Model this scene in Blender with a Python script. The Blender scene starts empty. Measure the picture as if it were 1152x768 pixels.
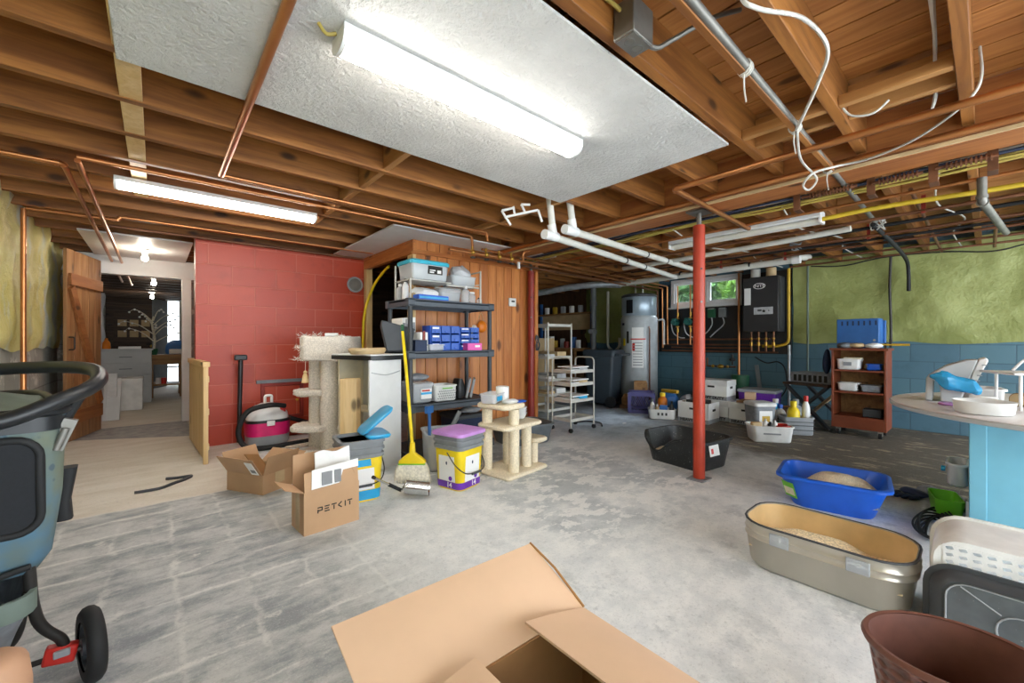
import bpy, bmesh, math, random
from mathutils import Vector, Matrix, noise, Euler
random.seed(7)
C = bpy.context.scene.collection
PI = math.pi
R = math.radians

# ------------------------------------------------------------------ helpers
def S(h):
    h = h.lstrip('#')
    o = []
    for i in (0, 2, 4):
        c = int(h[i:i+2], 16) / 255
        o.append(c/12.92 if c <= .04045 else ((c+.055)/1.055)**2.4)
    return (o[0], o[1], o[2], 1)

class MB:
    """collects shapes into one mesh"""
    def __init__(s): s.bm = bmesh.new()
    def add(s, vs, fs, M=None):
        b = [s.bm.verts.new((M @ Vector(v)) if M is not None else v) for v in vs]
        for f in fs:
            try: s.bm.faces.new([b[i] for i in f])
            except ValueError: pass
        return s
    def bx(s, x0, y0, z0, x1, y1, z1, M=None):
        vs = [(x0,y0,z0),(x1,y0,z0),(x1,y1,z0),(x0,y1,z0),(x0,y0,z1),(x1,y0,z1),(x1,y1,z1),(x0,y1,z1)]
        return s.add(vs, [(0,3,2,1),(4,5,6,7),(0,1,5,4),(1,2,6,5),(2,3,7,6),(3,0,4,7)], M)
    def box(s, c, d, rot=(0,0,0)):
        M = Matrix.Translation(c) @ Euler(rot).to_matrix().to_4x4()
        x, y, z = d[0]/2, d[1]/2, d[2]/2
        return s.bx(-x,-y,-z,x,y,z,M)
    def bar(s, p, q, w, h, up=(0,0,1)):
        p, q = Vector(p), Vector(q); d = q-p; L = d.length; d.normalize()
        u = Vector(up); a = d.cross(u)
        if a.length < 1e-4: a = d.cross(Vector((1,0,0)))
        a.normalize(); u = a.cross(d)
        M = Matrix(((d.x,a.x,u.x,p.x),(d.y,a.y,u.y,p.y),(d.z,a.z,u.z,p.z),(0,0,0,1)))
        return s.bx(0,-w/2,-h/2,L,w/2,h/2,M)
    def loft(s, rings, cap0=True, cap1=True, closed=True):
        n = len(rings[0]); vs = [p for r in rings for p in r]; fs = []
        m = n if closed else n-1
        for i in range(len(rings)-1):
            for j in range(m):
                k = (j+1) % n
                fs.append((i*n+j, i*n+k, (i+1)*n+k, (i+1)*n+j))
        if cap0: fs.append(tuple(range(n-1,-1,-1)))
        if cap1: fs.append(tuple(range((len(rings)-1)*n, len(rings)*n)))
        return s.add(vs, fs)
    def cyl(s, p, q, r0, r1=None, n=16, cap=True):
        r1 = r0 if r1 is None else r1
        p, q = Vector(p), Vector(q); d = (q-p).normalized()
        a = d.orthogonal().normalized(); b = d.cross(a)
        ring = lambda c, r: [c + (a*math.cos(2*PI*i/n) + b*math.sin(2*PI*i/n))*r for i in range(n)]
        return s.loft([ring(p,r0), ring(q,r1)], cap, cap)
    def tube(s, pts, r, n=8, closed=False, cap=True):
        pts = [Vector(p) for p in pts]; N = len(pts)
        rr = r if isinstance(r, (list, tuple)) else [r]*N
        T = []
        for i in range(N):
            a = pts[(i-1) % N] if (closed or i > 0) else pts[i]
            b = pts[(i+1) % N] if (closed or i < N-1) else pts[i]
            t = b-a
            T.append(t.normalized() if t.length > 1e-9 else Vector((0,0,1)))
        u = T[0].orthogonal().normalized(); rings = []
        for i in range(N):
            u = u - T[i]*u.dot(T[i])
            u = u.normalized() if u.length > 1e-6 else T[i].orthogonal().normalized()
            w = T[i].cross(u)
            rings.append([pts[i] + (u*math.cos(2*PI*k/n) + w*math.sin(2*PI*k/n))*rr[i] for k in range(n)])
        if closed: rings.append(rings[0])
        return s.loft(rings, cap and not closed, cap and not closed)
    def lathe(s, prof, c=(0,0,0), n=24, sx=1, sy=1, cap0=True, cap1=True):
        rings = [[(c[0]+r*sx*math.cos(2*PI*i/n), c[1]+r*sy*math.sin(2*PI*i/n), c[2]+z) for i in range(n)] for r, z in prof]
        return s.loft(rings, cap0, cap1)
    def prism(s, poly, z0, z1, M=None):
        n = len(poly)
        vs = [(x,y,z0) for x,y in poly] + [(x,y,z1) for x,y in poly]
        fs = [tuple(range(n-1,-1,-1)), tuple(range(n,2*n))] + [(i,(i+1)%n,n+(i+1)%n,n+i) for i in range(n)]
        return s.add(vs, fs, M)
    def sphere(s, c, r, n=14, sc=(1,1,1)):
        m = n//2; rings = []
        for i in range(m+1):
            a = PI*i/m; rr = max(math.sin(a), .002)*r
            rings.append([(c[0]+rr*sc[0]*math.cos(2*PI*j/n), c[1]+rr*sc[1]*math.sin(2*PI*j/n), c[2]-math.cos(a)*r*sc[2]) for j in range(n)])
        return s.loft(rings)
    def grid(s, f, nu, nv, M=None):
        vs = [f(i/nu, j/nv) for j in range(nv+1) for i in range(nu+1)]
        w = nu+1
        return s.add(vs, [(j*w+i, j*w+i+1, (j+1)*w+i+1, (j+1)*w+i) for j in range(nv) for i in range(nu)], M)
    def frame(s, c, W, H, t, d, axis='y'):
        """picture-frame of four bars in the XZ plane"""
        x, z = W/2, H/2
        for b in ((-x,-z,x,-z+t),(-x,z-t,x,z),(-x,-z+t,-x+t,z-t),(x-t,-z+t,x,z-t)):
            if axis == 'y': s.bx(c[0]+b[0], c[1]-d/2, c[2]+b[1], c[0]+b[2], c[1]+d/2, c[2]+b[3])
            else: s.bx(c[0]-d/2, c[1]+b[0], c[2]+b[1], c[0]+d/2, c[1]+b[2], c[2]+b[3])
        return s
    def build(s, name, mat, parent=None, smooth=38, bevel=0, seg=2, sub=0, solid=0, M=None):
        bm = s.bm
        bmesh.ops.recalc_face_normals(bm, faces=bm.faces)
        lim = math.radians(smooth)
        for e in bm.edges:
            e.smooth = len(e.link_faces) == 2 and e.calc_face_angle(0) < lim
        for f in bm.faces: f.smooth = True
        me = bpy.data.meshes.new(name); bm.to_mesh(me); bm.free()
        o = bpy.data.objects.new(name, me); C.objects.link(o)
        me.materials.append(MT[mat] if isinstance(mat, str) else mat)
        if parent is not None: o.parent = parent
        if M is not None: o.matrix_local = M
        if solid:
            m = o.modifiers.new('thickness', 'SOLIDIFY'); m.thickness = solid; m.offset = 0
        if bevel:
            m = o.modifiers.new('edges', 'BEVEL'); m.width = bevel; m.segments = seg; m.limit_method = 'ANGLE'; m.angle_limit = R(40)
        if sub:
            m = o.modifiers.new('smoothing', 'SUBSURF'); m.levels = sub; m.render_levels = sub
        return o

def arc(pts, r=.04, k=5):
    """round off the corners of a polyline"""
    pts = [Vector(p) for p in pts]; out = [pts[0]]
    for i in range(1, len(pts)-1):
        a, b, c = pts[i-1], pts[i], pts[i+1]
        ra = min(r, (a-b).length*.45, (c-b).length*.45)
        p, q = b+(a-b).normalized()*ra, b+(c-b).normalized()*ra
        for j in range(k+1):
            t = j/k; out.append(p*(1-t)**2 + b*2*t*(1-t) + q*t*t)
    return out + [pts[-1]]

def spline(pts, k=6, closed=False):
    P = [Vector(p) for p in pts]; n = len(P); out = []
    rng = range(n) if closed else range(n-1)
    for i in rng:
        g = (lambda j: P[j % n]) if closed else (lambda j: P[max(0, min(n-1, j))])
        a, b, c, d = g(i-1), g(i), g(i+1), g(i+2)
        for j in range(k):
            t = j/k
            out.append(.5*((2*b) + (c-a)*t + (2*a-5*b+4*c-d)*t*t + (3*b-a-3*c+d)*t**3))
    if not closed: out.append(P[-1])
    return out

def rrect(L, W, r, z=0, n=5, cx=0, cy=0):
    r = min(r, L/2-1e-4, W/2-1e-4); o = []
    for sx, sy, a0 in ((1,1,0),(-1,1,90),(-1,-1,180),(1,-1,270)):
        for i in range(n+1):
            a = R(a0 + 90*i/n)
            o.append((cx + sx*(L/2-r) + r*math.cos(a), cy + sy*(W/2-r) + r*math.sin(a), z))
    return o

def tub(mb, L, W, h, base=.85, r=.05, t=.004, rim=.012, rimh=.012, z0=0, floor=.006):
    """open tapered container with rounded corners, wall thickness and a rolled rim"""
    b = base
    mb.loft([rrect(L*b-.02, W*b-.02, r*.8, z0), rrect(L*b, W*b, r*.9, z0+.012), rrect(L-2*rim, W-2*rim, r, z0+h-rimh),
             rrect(L, W, r+rim, z0+h-rimh), rrect(L, W, r+rim, z0+h-.002), rrect(L-.004, W-.004, r+rim, z0+h),
             rrect(L-2*rim-2*t, W-2*rim-2*t, r-t, z0+h), rrect(L*b-2*t, W*b-2*t, r*.9-t, z0+floor+.01), rrect(L*b-2*t-.02, W*b-2*t-.02, r*.8, z0+floor)])
    return mb

def tag(o, label, cat, group=None, kind=None):
    o['label'] = label; o['category'] = cat
    if group: o['group'] = group
    if kind: o['kind'] = kind
    return o
def thing(name, label, cat, loc=(0,0,0), rz=0, group=None):
    o = bpy.data.objects.new(name, None); C.objects.link(o)
    o.location = loc; o.rotation_euler = (0,0,R(rz)); o.empty_display_size = .05
    return tag(o, label, cat, group)
def place(o, loc, rz=0, rot=None):
    o.location = loc; o.rotation_euler = rot if rot else (0,0,R(rz)); return o
def struct(o, label, cat, group=None): return tag(o, label, cat, group, 'structure')
def dup(root, loc, rz=None, label=None):
    r = root.copy(); C.objects.link(r); r.location = loc
    if rz is not None: r.rotation_euler = (0,0,R(rz))
    if label: r['label'] = label
    for ch in list(root.children):
        c = ch.copy(); C.objects.link(c); c.parent = r
        for g in list(ch.children):
            d = g.copy(); C.objects.link(d); d.parent = c
    return r
def lettering(s, size, mat, parent, loc, rot, name='lettering', bold=0, align='CENTER', sx=1):
    cu = bpy.data.curves.new(name, 'FONT'); cu.body = s; cu.size = size; cu.extrude = .0006; cu.offset = bold
    cu.align_x = align; cu.align_y = 'CENTER'
    cu.materials.append(MT[mat])
    tmp = bpy.data.objects.new(name, cu); C.objects.link(tmp); bpy.context.view_layer.update()
    me = bpy.data.meshes.new_from_object(tmp.evaluated_get(bpy.context.evaluated_depsgraph_get())); bpy.data.objects.remove(tmp); me.name = name
    o = bpy.data.objects.new(name, me); C.objects.link(o); o.parent = parent
    o.location = loc; o.rotation_euler = rot; o.scale = (sx,1,1)
    return o

# ------------------------------------------------------------------ materials
MT = {}
class NT:
    def __init__(s, name):
        m = bpy.data.materials.new(name); m.use_nodes = True
        s.m = m; s.t = m.node_tree; s.b = s.t.nodes['Principled BSDF']; MT[name] = m
        s.tc = s.n('ShaderNodeTexCoord'); s.geo = s.n('ShaderNodeNewGeometry')
    def n(s, t): return s.t.nodes.new(t)
    def link(s, a, b): s.t.links.new(a, b)
    def put(s, sock, v):
        if isinstance(v, bpy.types.NodeSocket): s.link(v, sock)
        elif v is not None: sock.default_value = v
    def vec(s, scale=(1,1,1), src='Object', off=(0,0,0)):
        mp = s.n('ShaderNodeMapping'); mp.inputs['Scale'].default_value = scale; mp.inputs['Location'].default_value = off
        s.link(s.geo.outputs['Position'] if src == 'World' else s.tc.outputs[src], mp.inputs['Vector'])
        return mp.outputs['Vector']
    def noise(s, scale, vec=None, detail=4, rough=.55, dist=0):
        x = s.n('ShaderNodeTexNoise'); x.inputs['Scale'].default_value = scale; x.inputs['Detail'].default_value = detail
        x.inputs['Roughness'].default_value = rough; x.inputs['Distortion'].default_value = dist
        s.link(vec or s.vec(), x.inputs['Vector']); return x.outputs['Fac']
    def voro(s, scale, vec=None, feat='F1', out='Distance'):
        x = s.n('ShaderNodeTexVoronoi'); x.feature = feat; x.inputs['Scale'].default_value = scale
        s.link(vec or s.vec(), x.inputs['Vector']); return x.outputs[out]
    def math(s, op, a, b=0, clamp=False):
        x = s.n('ShaderNodeMath'); x.operation = op; x.use_clamp = clamp
        s.put(x.inputs[0], a); s.put(x.inputs[1], b); return x.outputs[0]
    def step(s, v, a, b):
        x = s.n('ShaderNodeMapRange'); x.interpolation_type = 'SMOOTHSTEP'
        s.put(x.inputs['Value'], v); x.inputs['From Min'].default_value = a; x.inputs['From Max'].default_value = b
        return x.outputs['Result']
    def mix(s, f, a, b, mode='MIX'):
        x = s.n('ShaderNodeMix'); x.data_type = 'RGBA'; x.blend_type = mode
        s.put(x.inputs[0], f); s.put(x.inputs[6], a); s.put(x.inputs[7], b); return x.outputs[2]
    def xyz(s, src='Object'):
        x = s.n('ShaderNodeSeparateXYZ')
        s.link(s.geo.outputs['Position'] if src == 'World' else s.tc.outputs[src], x.inputs[0]); return x.outputs
    def comb(s, a, b, c=0):
        x = s.n('ShaderNodeCombineXYZ'); s.put(x.inputs[0], a); s.put(x.inputs[1], b); s.put(x.inputs[2], c); return x.outputs[0]
    def bump(s, h, strength=.3, dist=.01):
        x = s.n('ShaderNodeBump'); x.inputs['Strength'].default_value = strength; x.inputs['Distance'].default_value = dist
        s.link(h, x.inputs['Height']); s.link(x.outputs[0], s.b.inputs['Normal']); return s
    def done(s, col, rough=.5, metal=0, spec=None):
        s.put(s.b.inputs['Base Color'], col); s.put(s.b.inputs['Roughness'], rough); s.b.inputs['Metallic'].default_value = metal
        if spec is not None: s.b.inputs['Specular IOR Level'].default_value = spec
        return s.m
def dk(c, k): return (c[0]*k, c[1]*k, c[2]*k, 1)

def plain(name, hexc, rough=.5, metal=0, var=.12, vs=7, bump=0, bs=60, spec=None, speck=None):
    t = NT(name); c = S(hexc)
    col = t.mix(t.step(t.noise(vs), .3, .7), dk(c, 1-var), dk(c, 1+var*.6))
    if speck: col = t.mix(t.step(t.noise(speck[1], detail=2), speck[2], speck[2]+.06), col, S(speck[0]))
    if bump: t.bump(t.noise(bs, detail=3), bump, .004)
    return t.done(col, rough, metal, spec)
def wood(name, c1, c2, axis, rough=.55, knots=True, k=1, island=.25, dirt=.0):
    t = NT(name); sc = [14*k]*3; sc['xyz'.index(axis)] = 1.1*k
    ri = t.geo.outputs['Random Per Island']
    off = t.n('ShaderNodeVectorMath'); off.operation = 'ADD'; t.link(t.vec(tuple(sc)), off.inputs[0])
    t.link(t.comb(t.math('MULTIPLY', ri, 37.), t.math('MULTIPLY', ri, 61.), t.math('MULTIPLY', ri, 17.)), off.inputs[1]); v = off.outputs[0]
    g = t.noise(1.0, v, 5, .6, .8)
    col = t.mix(t.step(g, .3, .72), S(c1), S(c2))
    fine = t.noise(5, v, 3)
    col = t.mix(t.math('MULTIPLY', t.step(fine, .5, .75), .35), col, dk(S(c1), .6))
    if knots:
        ks = [5.5*k]*3; ks['xyz'.index(axis)] = 2.6*k
        o2 = t.n('ShaderNodeVectorMath'); o2.operation = 'ADD'; t.link(t.vec(tuple(ks)), o2.inputs[0]); t.link(t.comb(t.math('MULTIPLY', ri, 13.), t.math('MULTIPLY', ri, 7.), t.math('MULTIPLY', ri, 29.)), o2.inputs[1])
        kd = t.voro(1.0, o2.outputs[0])
        col = t.mix(t.math('SUBTRACT', 1, t.step(kd, .08, .19)), col, dk(S(c1), .28))
    if island:
        col = t.mix(t.math('MULTIPLY', ri, island), col, dk(S(c1), .55))
    t.bump(g, .12, .003)
    return t.done(col, rough)
def glow(name, hexc, strength):
    t = NT(name); c = S(hexc)
    t.b.inputs['Emission Color'].default_value = c; t.b.inputs['Emission Strength'].default_value = strength
    return t.done(c, .4)
def clear(name, hexc, alpha=.45, rough=.15):
    t = NT(name); c = S(hexc)
    t.b.inputs['Alpha'].default_value = alpha
    return t.done(t.mix(t.noise(8), dk(c,.92), c), rough)

plain('white_plastic', 'e6e6e4', .35); plain('white_paint', 'dfe0df', .5, var=.05); plain('grey_paint', 'b9bcbe', .5, var=.08, vs=3)
plain('black_plastic', '1d1f22', .4); plain('black_rubber', '17181a', .7); plain('dark_grey', '3a3d41', .5); plain('shelf_grey', '4d555e', .5, var=.08)
plain('mid_grey', '7c8084', .5); plain('grey_plastic', '9a9ea2', .4); plain('steel', 'b0b0ac', .28, .9, .06); plain('dull_steel', '84827c', .5, .7, .2); plain('chrome', 'd0d0d0', .15, 1, .02)
plain('blue_plastic', '1557b8', .35); plain('sky_plastic', '2fa4d8', .35); plain('royal_blue', '1f5fd0', .35); plain('teal_lid', '35b6cf', .35); plain('navy', '1b2c4c', .6)
plain('yellow', 'f0d21c', .4); plain('mustard', 'c8a127', .5); plain('purple', '6b2fa8', .4); plain('crate_violet', '56538c', .5); plain('lilac', 'c58fd6', .4); plain('pink', 'd8206f', .35); plain('hot_pink', 'e85bb0', .4)
plain('red_paint', 'ac361b', .4, var=.18, vs=5); plain('dark_red_paint', '8e2a20', .45, var=.2); plain('bright_red', 'c9281f', .4); plain('green_plastic', '6cc02a', .4); plain('dark_green', '1f5a3c', .5)
plain('orange', 'e27d18', .4); plain('cream', 'e4d9bd', .5); plain('tan', 'c9ae83', .6); plain('paper', 'eeeeec', .7, var=.04); plain('ink', '26241f', .7); plain('grey_ink', '8d8f92', .7)
plain('tape', 'cbb28c', .25); plain('card', 'c09a75', .75, var=.07, vs=5, bump=.08, bs=120); plain('card_light', 'd6b495', .75, var=.05, vs=4, bump=.06, bs=120); plain('card_edge', 'a97b4a', .8); plain('card_shade', '9c7245', .8)
plain('copper', 'c08150', .32, .8, .2, 3); plain('copper_dull', '7d543c', .5, .5, .3, 4); plain('brass', 'c49a45', .35, .85); plain('pvc', 'd7d6cd', .4, var=.06)
plain('iron', '3d3b39', .5, .6); plain('carpet', 'e2dacf', .98, var=.2, vs=90, bump=1, bs=190, spec=.1); plain('carpet_tan', 'e6d8bd', .98, var=.14, vs=90, bump=.6, bs=200, spec=.1)
plain('sand', 'f2e0ba', .95, var=.35, vs=130, bump=.7, bs=170); plain('pale_sand', 'd8c8ac', .95, var=.25, vs=150, bump=.7, bs=160)
plain('dark_tub', '26292b', .45, speck=('8b8b88', 90, .66)); plain('grey_lid', '5b6165', .35, var=.22, vs=9, speck=('8d9092', 90, .70)); plain('brown_weave', '6a4338', .45, var=.2, vs=12)
plain('steel_box', 'bdb7ab', .3, .6, .05); plain('tan_inside', 'd2b280', .4, .1); plain('blue_wood', '74b3c9', .55, var=.08, vs=3, speck=('c9c5b6', 22, .74)); plain('laminate', 'e2dedc', .4, var=.06, vs=4, speck=('b7a3b4', 9, .66))
plain('blue_bag', '2f9ed6', .25, var=.2, vs=14); plain('bag_grey', 'bfc1c4', .25, var=.18, vs=14); plain('heater_grey', 'b3b9bc', .4, .1); plain('jacket_grey', '9fb0bd', .3, .3); plain('boiler_black', '2b2b2d', .5, var=.1); plain('bin_blue', '2f3a43', .5)
plain('wire_white', 'c6c4bc', .45); plain('cable_yellow', 'b5a14e', .5); plain('gas_yellow', 'c9ab2c', .5); plain('cable_blue', '2c3850', .5); plain('duct', 'b4b8bb', .35, .4, .2, 12); plain('green_pump', '2d6b62', .45)
plain('cabinet_red', '7a3a20', .45, var=.2, vs=4); plain('tool_blue', '2f66a8', .45); plain('straw', 'e6dfcd', .8, var=.2, vs=60); plain('cloth_grey', '8e9298', .9, var=.2, vs=20); plain('dirt_card', '8a6744', .85, var=.2)
plain('foliage', '35651e', .7, var=.5, vs=5); plain('foliage_light', '6f9c38', .7, var=.5, vs=5); plain('bark', '6d6258', .9, var=.3, vs=20)
plain('stroller_blue', '5d7f93', .8, var=.15, vs=5); plain('mesh_black', '14171d', .75, var=.2, vs=120); plain('olive', '6c7a72', .8, var=.15); plain('peach', 'c79a7a', .6, var=.05); plain('gold_box', 'bdb8b0', .5)
clear('frost', 'e3e7ea', .42, .3); clear('clear_plastic', 'dfe6ea', .38, .12); clear('glass', 'dfe8ea', .08, .03); clear('film', 'e6e8ea', .35, .15); clear('lid_film', 'e4eaee', .42, .25)
wood('joist', '74441a', 'aa7034', 'x', island=.1); wood('joist_y', 'a5703c', 'c4935a', 'y', island=.2); wood('board_y', 'a0642f', 'c98d4e', 'y', island=.45); wood('beam_y', '8d5229', 'b2733d', 'y', island=.1)
wood('pine_z', 'b4672f', 'd88f4c', 'z', .4, island=.35, k=.8); wood('pine_x', 'a0561f', 'c98242', 'x', .45, island=.1); wood('pine_y', 'a0561f', 'c98242', 'y', .45, island=.1)
wood('door_z', '8a5f38', 'b3885a', 'z', .5, island=.3); wood('door_x', '8a5329', 'a8713f', 'x', .5); wood('pale_z', 'd2ad74', 'e2c592', 'z', .55, island=.1); wood('pale_x', 'd6b278', 'e6ca98', 'x', .55, island=.05)
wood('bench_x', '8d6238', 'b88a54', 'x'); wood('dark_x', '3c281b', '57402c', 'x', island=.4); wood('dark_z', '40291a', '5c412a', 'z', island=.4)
glow('tube_glow', 'fffaf2', 24); glow('bulb_glow', 'fff2dc', 120); glow('window_pale', 'dfeaf0', 3.0)

def m_floor():
    t = NT('concrete'); P = t.xyz('World'); X, Y = P[0], P[1]; w = t.vec(src='World')
    mul = lambda a, b: t.math('MULTIPLY', a, b)
    inv = lambda a: t.math('SUBTRACT', 1, a)
    n1 = t.noise(1.6, w, 8, .65); n2 = t.noise(9, w, 8, .7); n3 = t.noise(55, w, 5, .75); n4 = t.noise(4.2, w, 10, .72, .15); n5 = t.noise(130, w, 3, .7)
    st = t.noise(1.0, t.vec((2.6, 10, 1), 'World'), 8, .68, .3)
    wob = mul(t.math('SUBTRACT', n2, .5), .09); wob2 = mul(t.math('SUBTRACT', n1, .5), .10)
    col = t.mix(t.step(n2, .35, .65), S('cfd2d3'), S('e2e3e2'))
    col = t.mix(mul(t.step(n4, .52, .60), mul(t.step(n1, .40, .62), .55)), col, S('a4a9ad'))
    # worn adhesive grid in the bay by the stroller
    def lines(v, per, off, half, soft):
        a = t.math('FRACT', t.math('DIVIDE', t.math('ADD', t.math('ADD', v, off), t.math('ADD', wob, wob2)), per))
        return inv(t.step(t.math('ABSOLUTE', t.math('SUBTRACT', a, .5)), half, half+soft))
    lx = lines(X, .232, .045, .004, .07); ly = lines(Y, .233, .05, .004, .075)
    grid = mul(t.math('MAXIMUM', mul(lx, mul(t.step(n1, .40, .56), .7)), mul(ly, t.step(st, .42, .58))), t.step(n4, .30, .52))
    tile = t.mix(t.step(t.math('ADD', mul(st, .5), mul(n4, .5)), .40, .58), S('8c9195'), S('c1c2c1'))
    tile = t.mix(mul(t.step(n2, .5, .62), .5), tile, S('a5a8aa'))
    tile = t.mix(mul(grid, .78), tile, S('dfded9'))
    tile = t.mix(mul(t.step(t.noise(3.1, w, 9, .7), .60, .66), .7), tile, S('dad9d4'))
    msk = mul(inv(t.step(t.math('ADD', X, mul(n1, .9)), .85, 1.7)), inv(t.step(t.math('ADD', Y, mul(wob, .5)), 3.50, 3.54)))
    col = t.mix(msk, col, tile)
    # smoother tan floor towards the doorway
    tan = t.mix(t.step(t.noise(2.5, t.vec((1, 3, 1), 'World'), 8, .6), .3, .7), S('d0c7b8'), S('e0dacf'))
    tm = mul(t.step(t.math('ADD', Y, mul(wob, .5)), 3.50, 3.54), inv(t.step(t.math('ADD', X, n1), .95, 1.3)))
    col = t.mix(tm, col, tan)
    dk_ = mul(t.step(t.math('ADD', Y, mul(X, .55)), 5.95, 6.0), inv(t.step(Y, 6.98, 7.0)))
    col = t.mix(mul(dk_, inv(t.step(X, .3, .35))), col, t.mix(t.step(n2, .35, .65), S('85878a'), S('a8a8a6')))
    # blue-grey tone over the boiler-room floor
    bm_ = mul(t.step(t.math('ADD', X, mul(t.math('SUBTRACT', n1, .5), 1.6)), 3.2, 4.0), t.step(t.math('ADD', Y, mul(n1, .8)), 2.4, 3.2))
    col = t.mix(mul(bm_, .85), col, t.mix(t.step(n4, .38, .62), S('8694a1'), S('b7c2cc')))
    # dark peeling paint near the far wall
    far = t.step(t.math('ADD', t.math('SUBTRACT', X, mul(Y, .35)), mul(t.math('SUBTRACT', n1, .5), 1.2)), 3.35, 4.1)
    peel = t.mix(t.step(t.noise(2.2, t.vec((5, 1.6, 1), 'World'), 9, .7), .54, .60), S('5a5246'), S('a09379'))
    peel = t.mix(mul(t.step(n2, .4, .65), .4), peel, S('625b50'))
    col = t.mix(mul(far, t.step(t.math('SUBTRACT', 4.6, Y), 1.2, 2.4)), col, peel)
    # pale flaked patches over blue grey by the post
    zone = mul(mul(t.step(X, 1.2, 1.8), inv(t.step(X, 3.0, 3.7))), mul(t.step(Y, .9, 1.6), inv(t.step(Y, 2.9, 3.6))))
    col = t.mix(mul(zone, mul(t.step(n1, .40, .55), .65)), col, S('a3abb1'))
    col = t.mix(mul(zone, mul(t.step(t.noise(4.6, t.vec((1, 1.5, 1), 'World'), 10, .72), .50, .54), .85)), col, S('e8e8e6'))
    col = t.mix(mul(t.step(n3, .52, .7), .32), col, S('77787a'))
    col = t.mix(mul(t.step(n5, .56, .68), .30), col, S('e6e4dc')); col = t.mix(mul(inv(t.step(n5, .32, .42)), .25), col, S('66676a'))
    t.bump(t.math('ADD', n3, mul(n2, .6)), .25, .004)
    t.done(col, .75)
m_floor()
def m_block(name, c, c2, mort, bw=.4, bh=.203, ax=0, rough=.5, top=None, topz=1.03, worn=None, bs=.35):
    t = NT(name); P = t.xyz('World'); w = t.vec(src='World')
    b = t.n('ShaderNodeTexBrick'); t.link(t.comb(P[ax], P[2]), b.inputs['Vector'])
    b.inputs['Color1'].default_value = S(c); b.inputs['Color2'].default_value = S(c2); b.inputs['Mortar'].default_value = S(mort)
    b.inputs['Scale'].default_value = 1; b.inputs['Mortar Size'].default_value = .006; b.inputs['Mortar Smooth'].default_value = .4
    b.inputs['Brick Width'].default_value = bw; b.inputs['Row Height'].default_value = bh; b.inputs['Bias'].default_value = 0
    col = b.outputs['Color']
    n = t.noise(7, w, 5, .65)
    col = t.mix(t.math('MULTIPLY', t.step(n, .5, .75), .35), col, dk(S(c), .62))
    if worn: col = t.mix(t.step(t.noise(5, w, 6, .7), .56, .62), col, S(worn))
    h = t.math('ADD', t.math('MULTIPLY', t.math('SUBTRACT', 1, b.outputs['Fac']), .8), t.math('MULTIPLY', t.noise(70, w, 3), .25))
    t.bump(h, bs, .01)
    return t.done(col, rough)
m_block('red_block', 'ae3a20', 'ba4529', 'c0604a', ax=0, rough=.42); m_block('grey_block', '8b8d86', 'a2a49c', '75766f', ax=1, worn='c6c6bd', rough=.8); m_block('blue_block', '4c6e7f', '557885', '425f6e', ax=1, rough=.55)
def m_foam(name, c1, c2, c3=None):
    t = NT(name); w = t.vec(src='World')
    col = t.mix(t.step(t.noise(2.6, w, 5, .6), .3, .7), S(c1), S(c2))
    if c3: col = t.mix(t.math('MULTIPLY', t.step(t.noise(1.5, t.vec((1, 1.4, .45), 'World'), 5, .6), .5, .6), .9), col, S(c3))
    t.bump(t.noise(22, w, 5, .65), .55, .025)
    return t.done(col, .45)
m_foam('foam_yellow', 'cbc26c', 'e0d992', 'c5d2ce'); m_foam('foam_green', '889050', 'a3a96a')
def m_panel():
    t = NT('stipple'); w = t.vec(src='World')
    col = t.mix(t.step(t.noise(5, w, 4), .3, .7), S('c8c8c5'), S('d4d4d1'))
    t.bump(t.noise(48, w, 4, .6, .4), 1.0, .014); t.done(col, .7)
m_panel()
def m_weave():
    t = NT('weave'); P = t.xyz('Object')
    ang = t.math('ARCTAN2', P[1], P[0])
    u = t.math('MULTIPLY', ang, 14.0); v = t.math('MULTIPLY', P[2], 120.)
    h = t.math('MULTIPLY', t.math('SINE', t.math('ADD', u, v)), t.math('SINE', t.math('SUBTRACT', u, v)))
    h = t.math('ADD', t.math('MULTIPLY', h, .5), .5)
    t.bump(h, 1.0, .02)
    t.done(t.mix(h, S('54322a'), S('85564a')), .4)
m_weave()
def m_pattern():
    t = NT('stroller_cloth'); v = t.vec()
    d = t.voro(16, v); ring = t.math('MULTIPLY', t.step(d, .10, .14), t.math('SUBTRACT', 1, t.step(d, .2, .24)))
    col = t.mix(t.step(t.noise(3.5, v, 4), .42, .62), S('4f7186'), S('687060'))
    t.done(t.mix(t.math('MULTIPLY', ring, .65), col, S('33475a')), .8)
m_pattern()
# ------------------------------------------------------------------ the setting
WX = 6.80      # boiler wall
LX = -0.85     # foam wall by the plank door
CZ = 2.10      # underside of the joists
struct(MB().bx(-2.2,-2.4,-.12,WX,14.0,0).build('floor','concrete'), 'worn grey concrete basement floor with tan and dark patches', 'floor')

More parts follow.
